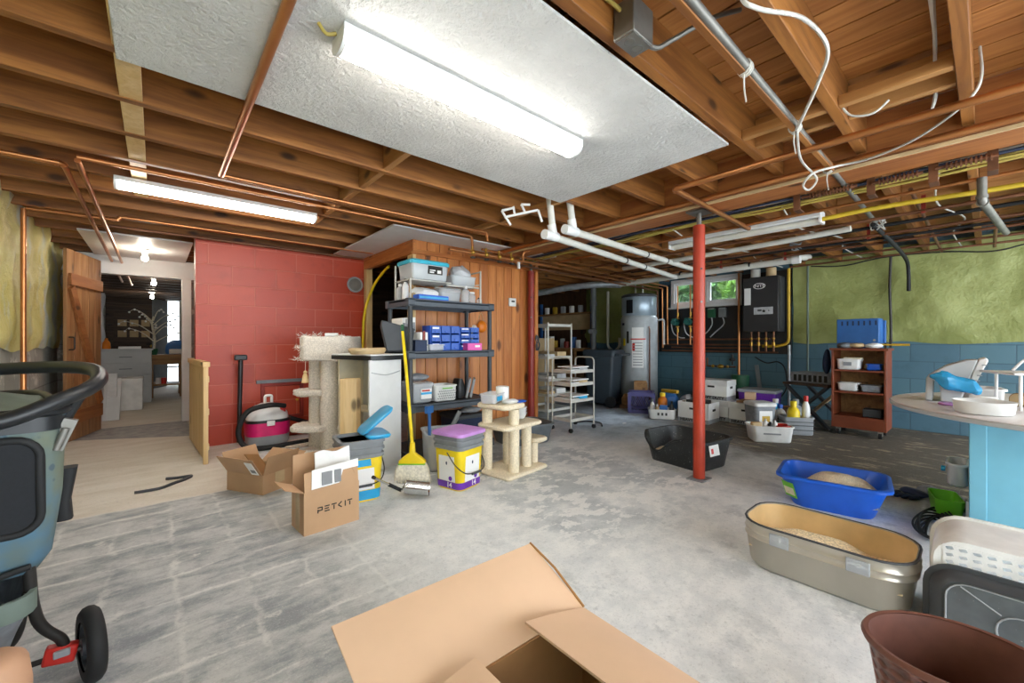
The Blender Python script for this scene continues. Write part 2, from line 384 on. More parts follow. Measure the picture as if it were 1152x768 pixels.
def relief(f, u0, u1, v0, v1, nu, nv, amp, sc, hole=None, seed=0):
    """a sprayed foam skin: f maps (u, v, depth) to a point"""
    mb = MB(); idx = {}
    for j in range(nv+1):
        for i in range(nu+1):
            u = u0+(u1-u0)*i/nu; v = v0+(v1-v0)*j/nv
            d = amp*(.55+noise.fractal(Vector((u*sc+seed, v*sc*1.2, seed*.7)), 1, 2, 4)*.6)
            edge = min((v-v0)/.1, 1); d *= max(edge, .15)**.5
            idx[i,j] = mb.bm.verts.new(f(u, v + (noise.noise(Vector((u*2.3, seed, 1)))*.05 if j == 0 else 0), max(d, .004)))
    for j in range(nv):
        for i in range(nu):
            u = u0+(u1-u0)*(i+.5)/nu; v = v0+(v1-v0)*(j+.5)/nv
            if hole and hole[0] < u < hole[1] and hole[2] < v < hole[3]: continue
            mb.bm.faces.new([idx[i,j], idx[i+1,j], idx[i+1,j+1], idx[i,j+1]])
    return mb
# left wall: grey block below, yellow foam above
wl = struct(MB().bx(LX-.2,-2.4,0,LX,13.0,2.3).build('wall_left','grey_block'), 'grey block wall below yellow sprayed foam', 'wall')
relief(lambda u,v,d: (LX+d,u,v), -2.4, 7.0, .98, 2.16, 240, 44, .06, 2.6, seed=3).build('foam','foam_yellow', wl, smooth=80)
relief(lambda u,v,d: (LX+d,u,v), 7.15, 12.0, .55, 2.05, 60, 20, .09, 1.7, seed=9).build('foam','grey_paint', wl, smooth=80)
# boiler wall: blue block below, green foam above, one high window
wb = MB(); Y0, Y1, Z0, Z1 = 2.46, 3.60, 1.63, 2.10
for a in ((-2.4,0,Y0,2.3),(Y1,0,7.0,2.3),(Y0,0,Y1,Z0),(Y0,Z1,Y1,2.3)): wb.bx(WX,a[0],a[1],WX+.22,a[2],a[3])
wbo = struct(wb.build('wall_back','blue_block'), 'blue painted block wall below green sprayed foam behind the boiler', 'wall')
relief(lambda u,v,d: (WX-d,u,v), -2.4, 5.5, 1.03, 2.20, 170, 34, .06, 1.9, (1.78,3.81,1.0,2.3), 5).build('foam','foam_green', wbo, smooth=80)
win = MB().frame((WX+.02,(Y0+Y1)/2,(Z0+Z1)/2), Y1-Y0, Z1-Z0, .06, .10, 'x'); win.bx(WX-.02,2.97,Z0+.06,WX+.06,3.06,Z1-.06)
wo = struct(win.build('window_1','white_paint',bevel=.006), 'low white slider window onto green leaves above the black board', 'window')
for y in (2.745, 3.30):
    w = .45 if y < 3 else .48
    MB().frame((WX+.02,y,1.865), w, .35, .03, .05, 'x').build('window_sash','white_plastic', wo, bevel=.003)
    MB().bx(WX+.018,y-w/2+.03,1.72,WX+.022,y+w/2-.03,2.01).build('pane','glass', wo)
MB().bx(WX-.10,Y0-.02,Z0-.025,WX+.05,Y1+.02,Z0).build('window_sill','white_paint', wo, bevel=.004)
struct(MB().bx(WX+.22,-2,1.3,11,9,1.42).build('ground','bark'), 'bare earth outside the high window', 'ground')
def leaves(mb, c, rad, n, size, seed):
    rnd = random.Random(seed)
    for _ in range(n):
        while True:
            p = Vector((rnd.uniform(-1,1), rnd.uniform(-1,1), rnd.uniform(-1,1)))
            if p.length < 1: break
        p = Vector((c[0]+p.x*rad[0], c[1]+p.y*rad[1], c[2]+p.z*rad[2]))
        M = Matrix.Translation(p) @ Euler((rnd.uniform(0,6),rnd.uniform(0,6),rnd.uniform(0,6))).to_matrix().to_4x4()
        s = size*rnd.uniform(.6,1.3)
        mb.add([(-s,0,0),(-.3*s,.35*s,.05*s),(s*.4,.3*s,.02*s),(s,0,0),(s*.4,-.3*s,.02*s),(-.3*s,-.35*s,.05*s)], [(0,1,2,3,4,5)], M)
    return mb
for i, (y, x, m, lab) in enumerate(((2.75,8.2,'foliage_light','sunny pale green bush outside the window, nearest the boiler'),(4.15,8.6,'foliage','darker green bush outside the window, far end from the boiler'))):
    b = thing('garden_bush', lab, 'bush', (x,y,1.42), 0, 'bushes outside the window')
    leaves(MB(), (0,0,.75), (.55,.52,.75), 2200, .11, i).build('foliage', m, b)
    st = MB()
    for k in range(5): st.tube([(0,0,0),(.1*math.cos(k*1.3),.2*math.sin(k*1.3),.5),(.25*math.cos(k*1.3),.5*math.sin(k*1.3),1.1)], [.02,.014,.006], 6)
    st.build('stem','bark', b)

b = thing('garden_hedge', 'dense hedge closing the view outside the window', 'hedge', (10.0,3.2,1.42)); leaves(MB(), (0,0,.9), (.5,2.6,1.0), 3200, .17, 9).build('foliage','foliage_light', b); MB().bx(-.06,-2.4,0,.06,2.4,.5).build('stem','bark', b)
# red block chimney stack
struct(MB().bx(.298,5.10,0,1.985,5.30,2.09).bx(.46,5.30,0,1.985,6.97,2.09).build('wall_middle','red_block'), 'wall of glossy red painted concrete block', 'wall')
# knotty pine closet
rnd = random.Random(4)
cl = MB(); x = 2.0
while x < 3.70:
    w = min(rnd.choice((.12,.14,.16)), 3.715-x); cl.bx(x+.002,3.82,0,x+w-.002,3.845,1.965); x += w
x = 1.99
while x < 3.70:
    w = min(.15, 3.715-x); cl.bx(x+.002,3.822,1.985,x+w-.002,3.845,2.175); x += w
cw = struct(cl.build('wall_front','pine_z',bevel=.004), 'knotty pine plank wall of the closet', 'wall')
MB().bx(1.96,3.79,1.945,3.74,3.822,1.99).build('rail','pine_x', cw, bevel=.004)
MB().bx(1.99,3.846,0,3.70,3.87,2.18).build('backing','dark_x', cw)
MB().bx(3.69,3.80,0,3.74,3.90,2.17).build('corner_board','pine_z', cw, bevel=.004)
MB().bx(1.965,3.80,0,2.0,3.92,1.95).build('corner_post','pale_z', cw, bevel=.004)
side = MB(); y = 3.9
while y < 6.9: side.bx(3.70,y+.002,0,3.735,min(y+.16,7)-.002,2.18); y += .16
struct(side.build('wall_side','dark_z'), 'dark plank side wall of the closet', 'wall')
hd = MB().bx(1.965,3.80,1.955,2.0,5.10,2.06).bx(1.965,3.80,2.062,2.0,5.10,2.175)
ho = struct(hd.build('trim_1','pine_y',bevel=.003), 'orange pine header over the closet opening', 'trim')
MB().bx(1.94,3.79,1.935,2.0,5.02,1.957).build('batten','pine_y', ho, bevel=.003)
struct(MB().bx(1.955,4.98,0,2.03,5.065,1.955).build('trim_2','pale_z',bevel=.003), 'pale stud at the closet opening beside the red block wall', 'trim')
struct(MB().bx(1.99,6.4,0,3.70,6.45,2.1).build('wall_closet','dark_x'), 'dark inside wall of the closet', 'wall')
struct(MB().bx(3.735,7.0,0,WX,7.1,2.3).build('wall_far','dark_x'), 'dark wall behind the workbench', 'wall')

struct(MB().bx(6.755,5.45,0,6.80,7.0,2.25).build('wall_panel','dark_z'), 'dark panel over the block wall behind the workbench', 'wall')  # dark panel laid over the blue block
# doorway to the far room
fr = MB().bx(.262,6.93,0,.362,7.08,1.87)
fo = struct(fr.build('trim_3','white_paint',bevel=.004), 'white painted post of the doorway beside the red wall', 'trim')
struct(MB().bx(LX,6.94,1.87,.40,7.08,2.10).build('trim_4','white_paint',bevel=.004), 'white painted beam over the doorway', 'trim')
struct(MB().bx(LX,6.98,0,-.55,7.10,1.87).build('wall_doorway','grey_block'), 'narrow block wall behind the plank door', 'wall')
struct(MB().bx(.362,6.975,0,1.9,7.10,2.1).build('wall_stub','grey_block'), 'block wall behind the red stack', 'wall')
struct(MB().bx(1.75,7.1,0,1.9,13.0,2.3).build('wall_right','dark_z'), 'dark side wall of the far room', 'wall')
bw = MB(); z = 0
while z < 2.2: bw.bx(-1,13.0,z+.003,1.9,13.05,z+.157); z += .16
struct(bw.build('wall_end','dark_x'), 'brown board wall at the end of the far room', 'wall')
MB().bx(-1,13.055,0,1.9,13.08,2.3).build('backing','dark_x', bpy.data.objects['wall_end'])  # added sheet, keeps outside light out of the gaps between boards
d1 = thing('door_1','open rustic plank door on the doorway beside the foam wall','door',(-.50,6.88,.015)); d1['kind'] = 'structure'
dv = Vector((-.19,-.70,0)); d1.rotation_euler = (0,0,math.atan2(dv.y,dv.x))
pl = MB()
for i in range(5): pl.bx(i*.152+.002,-.014,0,i*.152+.150,.014,1.99)
pl.build('plank','door_z', d1, bevel=.003)
MB().bx(.03,.014,1.62,.73,.042,1.74).build('batten','door_x', d1, bevel=.004); MB().bx(.03,.014,.17,.73,.042,.31).build('batten','door_x', d1, bevel=.004)
MB().bar((.70,.028,1.60),(.06,.028,.33),.10,.028,(0,1,0)).build('brace','door_z', d1, bevel=.003)
MB().tube(arc([(.72,.016,.95),(.72,.06,.95),(.72,.06,1.08),(.72,.016,1.08)],.02),.007).build('handle','iron', d1)
bpy.data.objects['brace'].data.materials[0] = MT['door_x']
d2 = thing('door_2','grey door standing open beside the bright slit in the far room','door',(.19,12.60,0),-115); d2['kind'] = 'structure'
MB().bx(0,-.02,.01,.55,.02,2.0).build('panel','mid_grey', d2, bevel=.004); MB().sphere((.5,-.05,.95),.03).build('door_knob','brass', d2)
w2 = struct(MB().frame((.33,12.93,1.04),.30,2.06,.045,.10).build('window_2','white_paint',bevel=.004), 'tall bright glazed slit in the far room', 'window')
MB().bx(.20,12.94,.05,.46,12.95,2.03).build('pane','window_pale', w2)
MB().bx(.20,12.90,.42,.46,12.93,.46).build('glazing_bar','white_paint', w2)

# ceiling: boards, joists, girder
cb = MB(); x = -2.2
while x < WX+.2: cb.bx(x+.004,-2.4,2.30,x+.143,14.0,2.322); x += .147
co_ = struct(cb.build('ceiling','board_y'), 'brown subfloor boards over the joists', 'ceiling'); MB().bx(-2.3,-2.45,2.335,WX+.3,14.1,2.36).build('light_stop','dark_x', co_)  # added unseen sheet above, blocks sky light in the board gaps
jl = 'rough brown floor joist under the ceiling boards'
for k in range(-6, 18):
    y = .06+.4*k
    for x0, x1 in ((LX if y < 6.95 else -2.2, 2.985), (3.295, WX)):
        if x0 > 3 and y > 6.95: continue
        j = MB().bx(x0,y-.022,CZ,x1,y+.022,2.30).build('ceiling_joist','joist',bevel=.003)
        struct(j, jl + (' between the foam wall and the girder' if x0 < 3 else ' between the girder and the boiler wall'), 'joist', 'joists left of the girder' if x0 < 3 else 'joists right of the girder')
for k in range(13):
    struct(MB().bx(-1.6,7.3+.42*k,2.02,1.75,7.345+.42*k,2.22).build('ceiling_joist','dark_x'), 'dark low joist over the far room', 'joist', 'joists of the far room')
struct(MB().bx(2.99,-2.4,2.045,3.05,7.0,2.30).bx(3.055,-2.4,2.045,3.29,7.0,2.30).build('ceiling_beam','beam_y',bevel=.004), 'long built-up timber girder carried by the red post', 'beam')
def blocking(xs, ks, z0, z1, w, mat, label, group):
    for x in xs:
        for k in ks:
            y = .06+.4*k
            struct(MB().bx(x-w/2,y+.023,z0,x+w/2,y+.377,z1).build('joist_blocking',mat,bevel=.003), label, 'blocking', group)
blocking((-.08,), range(4,10), 2.105, 2.125, .075, 'pale_z', 'pale flat strip let in between two joists over the plank door side', 'pale strips between the joists')
blocking((1.08,), range(5,10), 2.11, 2.28, .04, 'joist_y', 'upright block between two joists above the cat tree', 'blocks between the joists')
blocking((2.33,), (0,1,5,6,7), 2.105, 2.15, .04, 'joist_y', 'long nailer between two joists at the end of the white ceiling sheet', 'nailers between the joists')
blocking((2.52,), (0,1), 2.12, 2.27, .04, 'joist_y', 'deep block between two joists by the dangling wires', 'deep blocks between the joists')
blocking((4.4,), range(-3,14), 2.11, 2.27, .04, 'joist_y', 'block between two joists over the boiler bay', 'blocks over the boiler bay')
# white textured sheet under the joists, and smaller white boards
struct(MB().bx(-.11,.895,2.088,2.292,2.095,2.0995).build('ceiling_panel','stipple',bevel=.002), 'white textured ceiling sheet behind the long light', 'panel')
struct(MB().bx(1.60,3.46,2.085,2.0,5.09,2.098).build('ceiling_panel','white_paint'), 'small white ceiling board against the pine header', 'panel')
struct(MB().bx(2.0,3.46,2.085,3.72,3.81,2.098).build('ceiling_panel','white_paint'), 'white ceiling strip above the knotty pine wall', 'panel')
struct(MB().bx(-.55,5.5,2.085,.30,6.93,2.098).build('ceiling_panel','white_paint'), 'white ceiling board over the lit doorway', 'panel')

# ------------------------------------------------------------------ lamps
def batten(label, loc, length=1.2, rz=0, lit=True):
    t = thing('ceiling_light', label, 'light', loc, rz)
    L = length/2
    prof = [(-.058,-.018),(-.056,-.028),(-.048,-.044),(-.028,-.056),(0,-.06),(.028,-.056),(.048,-.044),(.056,-.028),(.058,-.018)]
    MB().loft([[(x,y,z) for y,z in prof] for x in (-L+.012, L-.012)]).build('lens','tube_glow' if lit else 'white_plastic', t, smooth=60)
    for sx in (-1,1):
        MB().loft([[(sx*a,y*1.06,z*1.06) for y,z in prof] for a in (L-.014,L)]).build('end_cap','white_plastic', t, smooth=60)
    MB().bx(-L,-.0625,-.020,L,.0625,.008).build('base_plate','white_paint', t, bevel=.003)
    return t
lg = batten('long lit white tube light on the textured ceiling sheet', (1.06,1.42,2.079))
MB().tube(spline([(-.60,.01,.004),(-.63,.02,-.005),(-.66,.0,.004)]),.006).build('wire','cable_yellow', lg)
batten('long lit white tube light under the bare joists', (.40,3.65,2.091))
t = thing('strip_light','unlit white strip light hanging below the boiler bay joists','light',(3.90,1.45,1.985),90)
MB().bx(-.62,-.065,.02,.62,.065,.075).build('housing','white_paint', t, bevel=.008)
for y in (-.03,.03): MB().cyl((-.6,y,.0),(.6,y,.0),.019).build('tube','pvc', t)
for sx in (-.61,.61): MB().box((sx,0,.005),(.02,.12,.05)).build('end_socket','white_plastic', t, bevel=.003)
for sx in (-.4,.4): MB().cyl((sx,0,.07),(sx,0,.115),.006).build('hanger','dull_steel', t)
def bulb(label, loc, on=True):
    t = thing('bulb_holder', label, 'light', loc)
    MB().lathe([(.055,0),(.057,-.012),(.03,-.03),(.026,-.05),(.001,-.05)]).build('holder','white_plastic', t)
    MB().lathe([(.013,-.05),(.016,-.065),(.03,-.09),(.031,-.105),(.022,-.125),(.002,-.132)]).build('bulb','bulb_glow' if on else 'frost', t, smooth=70)
bulb('lit bare bulb on the white board above the doorway', (-.09,6.2,2.084))
bulb('lit bare bulb hanging in the far room, nearest the doorway', (-.02,8.16,2.018)); bulb('lit bare bulb deep in the far room above the branch', (-.05,10.68,2.018))

# ------------------------------------------------------------------ camera, world
cam = bpy.data.cameras.new('camera'); co = bpy.data.objects.new('camera', cam); C.objects.link(co)
co.location = (0,0,1.05); co.rotation_euler = (R(90),0,R(49.1-90)); cam.sensor_width = 36; cam.lens = 463/1152*36; cam.clip_start = .02
sun = bpy.data.lights.new('daylight', 'SUN'); so = bpy.data.objects.new('daylight', sun); C.objects.link(so); sun.energy = 14.0; sun.angle = R(24); sun.color = (.78,.89,1)
so.location = (12,3,12); so.rotation_euler = Vector((-.70,.10,-.66)).to_track_quat('-Z','Y').to_euler()
sc = bpy.context.scene; sc.camera = co
wd = bpy.data.worlds.new('daylight'); sc.world = wd; wd.use_nodes = True
bg = wd.node_tree.nodes['Background']; bg.inputs['Color'].default_value = (.86,.94,1,1); bg.inputs['Strength'].default_value = 4.6
sc.view_settings.view_transform = 'Standard'; sc.view_settings.look = 'None'; sc.view_settings.exposure = .72; sc.view_settings.gamma = 1; sc.view_settings.use_curve_mapping = False
# ------------------------------------------------------------------ pipes, cables and fittings under the ceiling
def pipe(name, label, pts, r, mat, cat='pipe', rr=.03, collars=(), cr=1.25, group=None, n=10):
    P = arc(pts, rr) if len(pts) > 2 else [Vector(p) for p in pts]
    o = MB().tube(P, r, n).build(name, mat, smooth=60)
    tag(o, label, cat, group)
    for a, b in collars: MB().cyl(a, b, r*cr, n=12).build('fitting', mat, o)
    return o
def elbows(pts, e=.035):
    out = []
    for i in range(1, len(pts)-1):
        b = Vector(pts[i])
        for q in (Vector(pts[i-1]), Vector(pts[i+1])):
            d = (q-b).normalized(); out.append((b+d*.018, b+d*e))
    return out
def cpipe(label, pts, r=.013, mat='copper', **k): return pipe('copper_pipe', label, pts, r, mat, collars=elbows(pts), **k)

cpipe('bare copper pipe crossing under the white ceiling sheet', [(.30,-1.5,2.072),(.305,3.08,2.072)], .017)
cpipe('copper pipe along the joists dropping to the valve manifold, nearer the ceiling sheet', [(.32,3.10,2.078),(2.37,3.10,2.078),(2.38,3.10,2.0)])
cpipe('copper pipe along the joists dropping to the valve manifold, nearer the red wall', [(-.33,3.31,2.075),(2.33,3.29,2.075),(2.34,3.29,1.98)])
cpipe('bright copper pipe running from the joists out over the plank door, shorter of the two', [(-.73,3.47,2.07),(-.40,3.47,2.07),(-.40,9.0,2.0)], .014)
cpipe('bright copper pipe running from the joists out over the plank door, longer of the two', [(-.33,3.33,2.062),(-.30,9.3,1.99)], .014)
cpipe('copper pipe standing on the yellow foam wall', [(-.75,4.74,2.05),(-.75,4.74,.66),(-.75,4.60,.62),(-.75,4.58,.02)], .016)
cpipe('copper pipe with a jog passing under the lit tube toward the pine header', [(-.735,4.74,2.055),(-.24,4.72,2.055),(-.22,4.72,2.085),(1.93,4.72,2.085)])
cpipe('dull copper pipe close above the red block wall', [(-.3,5.02,2.06),(1.93,5.02,2.06)], .013, 'copper_dull')
cpipe('long copper pipe below the joists ending in an elbow beside the red post', [(2.50,-1.8,2.022),(2.50,1.31,2.022),(3.82,1.33,2.012)], .018, 'copper')
cpipe('thick copper pipe strapped along the face of the girder', [(2.925,-2.2,2.055),(2.95,3.62,2.06)], .02)
pipe('batten_strip','rough pale wood strip along the girder edge', [(2.975,-2.2,2.035),(2.985,3.6,2.035)], .012, 'tan', 'trim strip', n=4)
for i, (x, z, r, m, y1, lab) in enumerate((
    (3.72,2.02,.013,'copper',3.4,'copper pipe across the boiler bay beside the yellow cables'),
    (4.18,1.99,.013,'copper',3.3,'copper pipe across the boiler bay just behind the unlit strip light'),
    (4.86,2.0,.014,'copper_dull',3.8,'dull copper pipe across the middle of the boiler bay'),
    (5.40,2.02,.014,'copper',3.9,'copper pipe across the boiler bay in front of the white vent'),
    (6.05,2.05,.013,'copper_dull',4.2,'dull copper pipe nearest the green foam wall'))):
    cpipe(lab, [(x,-1.6,z),(x,y1,z)], r, m if x < 4 else 'copper_dull')
    for y in (-.3,.9,2.1):
        pass
pipe('gas_pipe','yellow coated pipe crossing the boiler bay', spline([(3.98,-1.6,2.0),(3.97,-.2,2.0),(3.92,.5,2.01),(3.88,.84,1.99)]), .017, 'gas_yellow')
pipe('conduit','white conduit crossing the boiler bay beyond the strip light', spline([(4.42,.75,2.0),(4.45,1.4,1.985),(4.5,2.3,1.98),(4.6,3.1,2.0)]), .026, 'pvc', 'pipe')
cp = [(3.55,.26,2.035),(3.55,.26,1.90),(4.60,.22,1.90)]
cpipe('short iron drop pipe hanging below the boiler bay joists', [(3.70,.02,2.02),(3.705,.02,1.88),(5.2,-.1,1.93)], .022, 'dull_steel')
cpipe('tall iron pipe slanting down from the joists near the green wall', [(4.2,-.32,2.25),(4.5,-.33,1.98),(5.6,-.34,1.9)], .024, 'iron')
# cable bundles along the girder
for i, (x, z, m, lab) in enumerate(((3.385,2.055,'cable_blue','dark blue cable running beside the girder'),(3.42,2.06,'black_rubber','black cable running beside the girder'),
    (3.47,2.05,'cable_yellow','yellow cable running beside the girder, first after the black one'),(3.50,2.06,'cable_yellow','yellow cable in the bundle, middle of three beside the girder'),
    (3.535,2.05,'cable_yellow','yellow cable in the bundle, last before the copper pipe'),(3.44,2.08,'wire_white','white cable running beside the girder'))):
    rnd = random.Random(i); pts = [(x+rnd.uniform(-.012,.012), -1.6+.45*k, z+rnd.uniform(-.014,.01)) for k in range(15)]
    pipe('cable', lab, spline(pts, 4), .0085, m, 'cable', n=6)
for i, (x, y, z) in enumerate(((3.345,.86,2.02),(3.34,.47,2.02),(3.34,.20,2.02),(3.35,-.02,2.02))):
    s = MB().bx(x-.004,y-.02,1.955,x+.004,y+.02,2.10).bx(x,y-.02,1.955,x+.10,y+.02,1.962).build('hanging_strap','copper_dull',bevel=.001)
    tag(s, 'flat copper strap hanging under the cables beside the girder', 'strap', 'copper straps along the girder')
def fins(label, y0, y1, x, z):
    t = thing('hanging_finned_pipe', label, 'pipe', (x,(y0+y1)/2,z)); L = (y1-y0)/2
    MB().cyl((0,-L-.02,0),(0,L+.02,0),.009).build('tube','copper_dull', t)
    f = MB(); k = int((y1-y0)/.018)
    for i in range(k): f.cyl((0,-L+.018*i,0),(0,-L+.018*i+.008,0),.021,n=10)
    f.build('fins','copper_dull', t)
fins('finned copper tube beside the girder, nearest the red post', .55,.80, 3.30, 2.02); fins('finned copper tube beside the girder, middle one', .26,.44, 3.32, 2.018); fins('finned copper tube beside the girder, nearest the round table', -.02,.17, 3.31,2.02)
for i, (x, y, lab) in enumerate(((4.86,.7,'red hanging strap on the dull copper pipe by the strip light'),(5.40,1.5,'red hanging strap on the copper pipe in front of the vent'),(5.40,2.2,'rusty hanging strap on the copper pipe near the window'),(4.18,.3,'rusty hanging strap on the copper pipe behind the drop pipe'))):
    tag(MB().bx(x-.003,y-.012,1.99,x+.003,y+.012,2.105).bx(x-.02,y-.012,1.975,x+.02,y+.012,1.985).build('hanging_strap','dark_red_paint'), lab, 'strap')
# steel pipe, black hose end and the knotted wires
pipe('steel_pipe','long grey steel pipe hung below the joists with wires knotted round it', [(-.2,.55,2.05),(4.55,.61,2.045)], .016, 'dull_steel')
pipe('hanging_hose','black hose end hanging off the steel pipe in front of the green wall', spline([(4.5,.62,2.02),(5.0,.60,2.0),(5.75,.58,1.97),(6.3,.58,1.93),(6.42,.58,1.80),(6.43,.58,1.62)]), .018, 'black_rubber', 'hose')
rt = tag(MB().bx(0,.574,2.028,2.95,.598,2.065).build('wood_strip','joist',bevel=.002), 'thin brown wood strip alongside the steel pipe', 'trim strip')
def wire(label, pts, r=.0045, m='wire_white', k=7): return pipe('wire', label, spline(pts, k), r, m, 'wire', n=6)
wire('white wire looping from the ceiling down to the steel pipe', [(1.25,.50,2.30),(1.36,.50,2.13),(1.42,.47,2.09),(1.62,.40,2.12),(1.80,.37,2.09),(1.95,.43,2.06),(2.12,.52,2.03),(2.23,.575,2.025)], .007)
wire('white wire curling in a loop below the steel pipe near the girder', [(2.24,.575,2.025),(2.50,.625,1.982),(2.82,.63,1.97),(2.80,.66,1.91),(2.68,.66,1.905),(2.66,.61,1.95),(2.85,.55,2.02),(2.86,.40,2.02),(2.75,.20,2.03),(2.60,.03,2.10),(2.60,.02,2.28)], .006)
wire('thin white wire hanging slack between two joists', [(2.36,.435,2.12),(2.38,.40,2.07),(2.40,.33,2.06),(2.41,.28,2.10)], .005)
for i, p in enumerate(((1.62,.58,2.05),(2.25,.588,2.05),(2.92,.60,2.045))):
    w = MB()
    for k in range(3): w.tube([(p[0]+.012*k+.02*math.cos(a)*.3, p[1]+.024*math.cos(a), p[2]+.024*math.sin(a)) for a in [2*PI*j/12 for j in range(12)]], .004, 6, True)
    w.tube(spline([(p[0],p[1],p[2]-.02),(p[0]+.03,p[1]+.01,p[2]-.06),(p[0]+.02,p[1]+.0,p[2]-.12)]), .003, 5)
    tag(w.build('hanging_wire_knot','wire_white'), ('wire knot on the steel pipe nearest the junction box','wire knot on the steel pipe, middle of three','wire knot on the steel pipe at the girder')[i], 'wire')
wb_ = MB()
for k in range(7): wb_.tube(spline([(2.0+.012*k,.125+.006*(k%3),2.305),(2.2+.01*k,.13,2.22-.004*k),(2.40+.006*k,.14,2.20),(2.60+.01*k,.15,2.16),(2.62,.16,2.09)]), .005, 5)
tag(wb_.build('cable_bundle','wire_white',smooth=60), 'bundle of white cables hanging from the subfloor beside the nailer', 'cable')
jb = thing('junction_box','galvanised junction box with a yellow cable on the joist side','junction box',(1.24,.80,2.10))
MB().bx(-.06,-.045,-.03,.06,.035,.09).build('box','dull_steel', jb, bevel=.004); MB().bx(-.055,-.040,-.034,.055,.03,-.029).build('cover','steel', jb)
for sx in (-.025,.025): MB().cyl((sx,-.005,-.0345),(sx,-.005,-.036),.018).build('knockout','dull_steel', jb)
MB().tube(spline([(-.03,.0,.05),(-.10,.02,.08),(-.2,.05,.10),(-.4,.06,.14)]),.007).build('cable','cable_yellow', jb); MB().tube(spline([(.055,-.02,-.01),(.11,-.03,-.005),(.16,-.06,.03),(.28,-.14,.12),(.4,-.2,.18)]),.009).build('armoured_cable','dull_steel', jb)

# white plastic pipes from the ceiling sheet to the boiler
for i, (a, up, b, lab) in enumerate((((2.45,2.13,1.915),2.10,(5.52,2.52,1.99),'white plastic pipe from the joists to the boiler vent, upper one'),((2.33,2.23,1.875),2.10,(5.52,2.86,1.95),'white plastic pipe from the joists to the boiler vent, lower one'))):
    o = thing('vent_pipe', lab, 'pipe', (0,0,0))
    MB().cyl((a[0]-.05,a[1]-.003,a[2]),b,.029,n=16).build('run','pvc', o, smooth=60); MB().cyl((a[0]+.03,a[1],a[2]+.02),(a[0]-.02,a[1],2.2),.026,n=16).build('riser','pvc', o, smooth=60)
    MB().cyl((a[0]-.075,a[1]-.005,a[2]-.001),(a[0]+.075,a[1]+.006,a[2]+.002),.037,n=16).cyl((a[0]+.028,a[1],a[2]+.02),(a[0]+.01,a[1],a[2]+.09),.034,n=16).build('tee','white_plastic', o, smooth=60)
    d = (Vector(b)-Vector(a)); 
    for f in (.45,.62): p = Vector(a)+d*f; MB().cyl(p, p+d.normalized()*.02, .031, n=16).build('hanger_band','black_plastic', o)
vp = thing('vent_pipe','thick white vent pipe above the window and boiler','pipe',(5.62,1.43,2.0))
MB().cyl((0,0,-.0),(0,2.42,-.035),.04,n=16).build('run','pvc', vp, smooth=60); MB().cyl((0,-.02,0),(0,.06,0),.05,n=16).build('cap','white_plastic', vp, smooth=60)
MB().tube(arc([(0,.12,.0),(.25,.06,.07),(.5,.02,.09)],.1),.04,14).build('branch','pvc', vp, smooth=60)
for y in (.5,1.4): MB().cyl((0,y,0),(0,y+.02,0),.043,n=16).build('band','black_plastic', vp); 
pipe('hanging_duct','silver flexible duct drooping under the joists beyond the red pole', spline([(5.0,6.6,1.98),(5.25,5.9,1.93),(5.35,5.3,1.95),(5.50,4.8,2.0),(5.75,4.4,2.03),(6.15,4.2,2.04)]), .055, 'duct', 'duct', n=14)
for k, (y, z) in enumerate(((3.44,2.0),(3.53,1.97),(3.62,1.94))):
    cpipe(('copper pipe running from the valve manifold to the boiler board, highest','copper pipe running from the valve manifold to the boiler board, middle','copper pipe running from the valve manifold to the boiler board, lowest')[k],
          [(2.55,3.42+.05*k,z),(3.9,y,z),(6.66,y+.17,z),(6.68,y+.17,1.0-.06*k)], .013, 'copper' if k < 2 else 'copper_dull')
# valve manifold on the trim of the pine wall
mf = thing('valve_manifold','row of brass valves on a copper pipe along the pine wall trim','valves',(2.36,3.35,1.93))
MB().cyl((-.25,0,0),(1.15,0,0),.015).build('header_pipe','copper', mf)
for k in range(4):
    v = MB().sphere((.02+.17*k,-.01,.005),.026).cyl((.02+.17*k,0,0),(.02+.17*k,0,.07),.012).build('valve','brass', mf)
    MB().lathe([(.022,-.055),(.026,-.05),(.026,-.04),(.005,-.035)],(.02+.17*k,-.01,.0),12).build('handwheel','iron', v)
MB().tube(arc([(.70,0,0),(.70,0,.10),(.80,-.12,.14),(1.1,-.3,.15)],.04),.015).build('branch','copper', mf)
MB().cyl((.62,-.02,-.09),(.62,-.02,-.02),.017).build('drain_cap','white_plastic', mf)
hg = thing('pipe_hanger','white plastic hanger bracket clipped under the joists','hanger',(2.12,2.34,2.0),-38)
hm = MB()
for a, b in (((-.13,0,.0),(.13,0,.06)),((-.15,.0,.05),(-.08,0,-.06)),((.13,0,.06),(.16,0,-.03)),((-.15,0,.05),(-.05,0,.075)),((.03,0,.04),(.0,0,.10)),((-.05,0,.02),(-.06,0,.085)),((.07,0,.10),(.0,0,.10))): hm.bar(a,b,.02,.016)
hm.build('bracket','white_plastic', hg, bevel=.003)
for k, (p) in enumerate(((5.2,.1),(5.9,1.0),(6.3,2.3))):
    pass
pipe('black_pipe','black plastic pipe crossing the boiler bay behind the white conduit', spline([(4.68,-1.6,2.05),(4.66,0,2.04),(4.7,1.4,2.03),(4.75,3.2,2.05)]), .016, 'black_rubber', 'pipe')  # these extra bay runs are added as clutter that shades the ceiling
pipe('black_pipe','black plastic pipe crossing the boiler bay in front of the vent', spline([(5.2,-1.6,2.06),(5.22,.2,2.03),(5.18,1.6,2.04),(5.25,3.4,2.06)]), .014, 'black_rubber', 'pipe')
cpipe('copper pipe over the brown rolling cabinet', [(6.32,-1.6,2.03),(6.32,1.7,2.03)], .012, 'copper_dull')
cpipe('copper branch pipe running toward the green wall past the cabinet', [(3.75,.33,2.05),(6.6,.33,2.05)], .012, 'copper_dull')
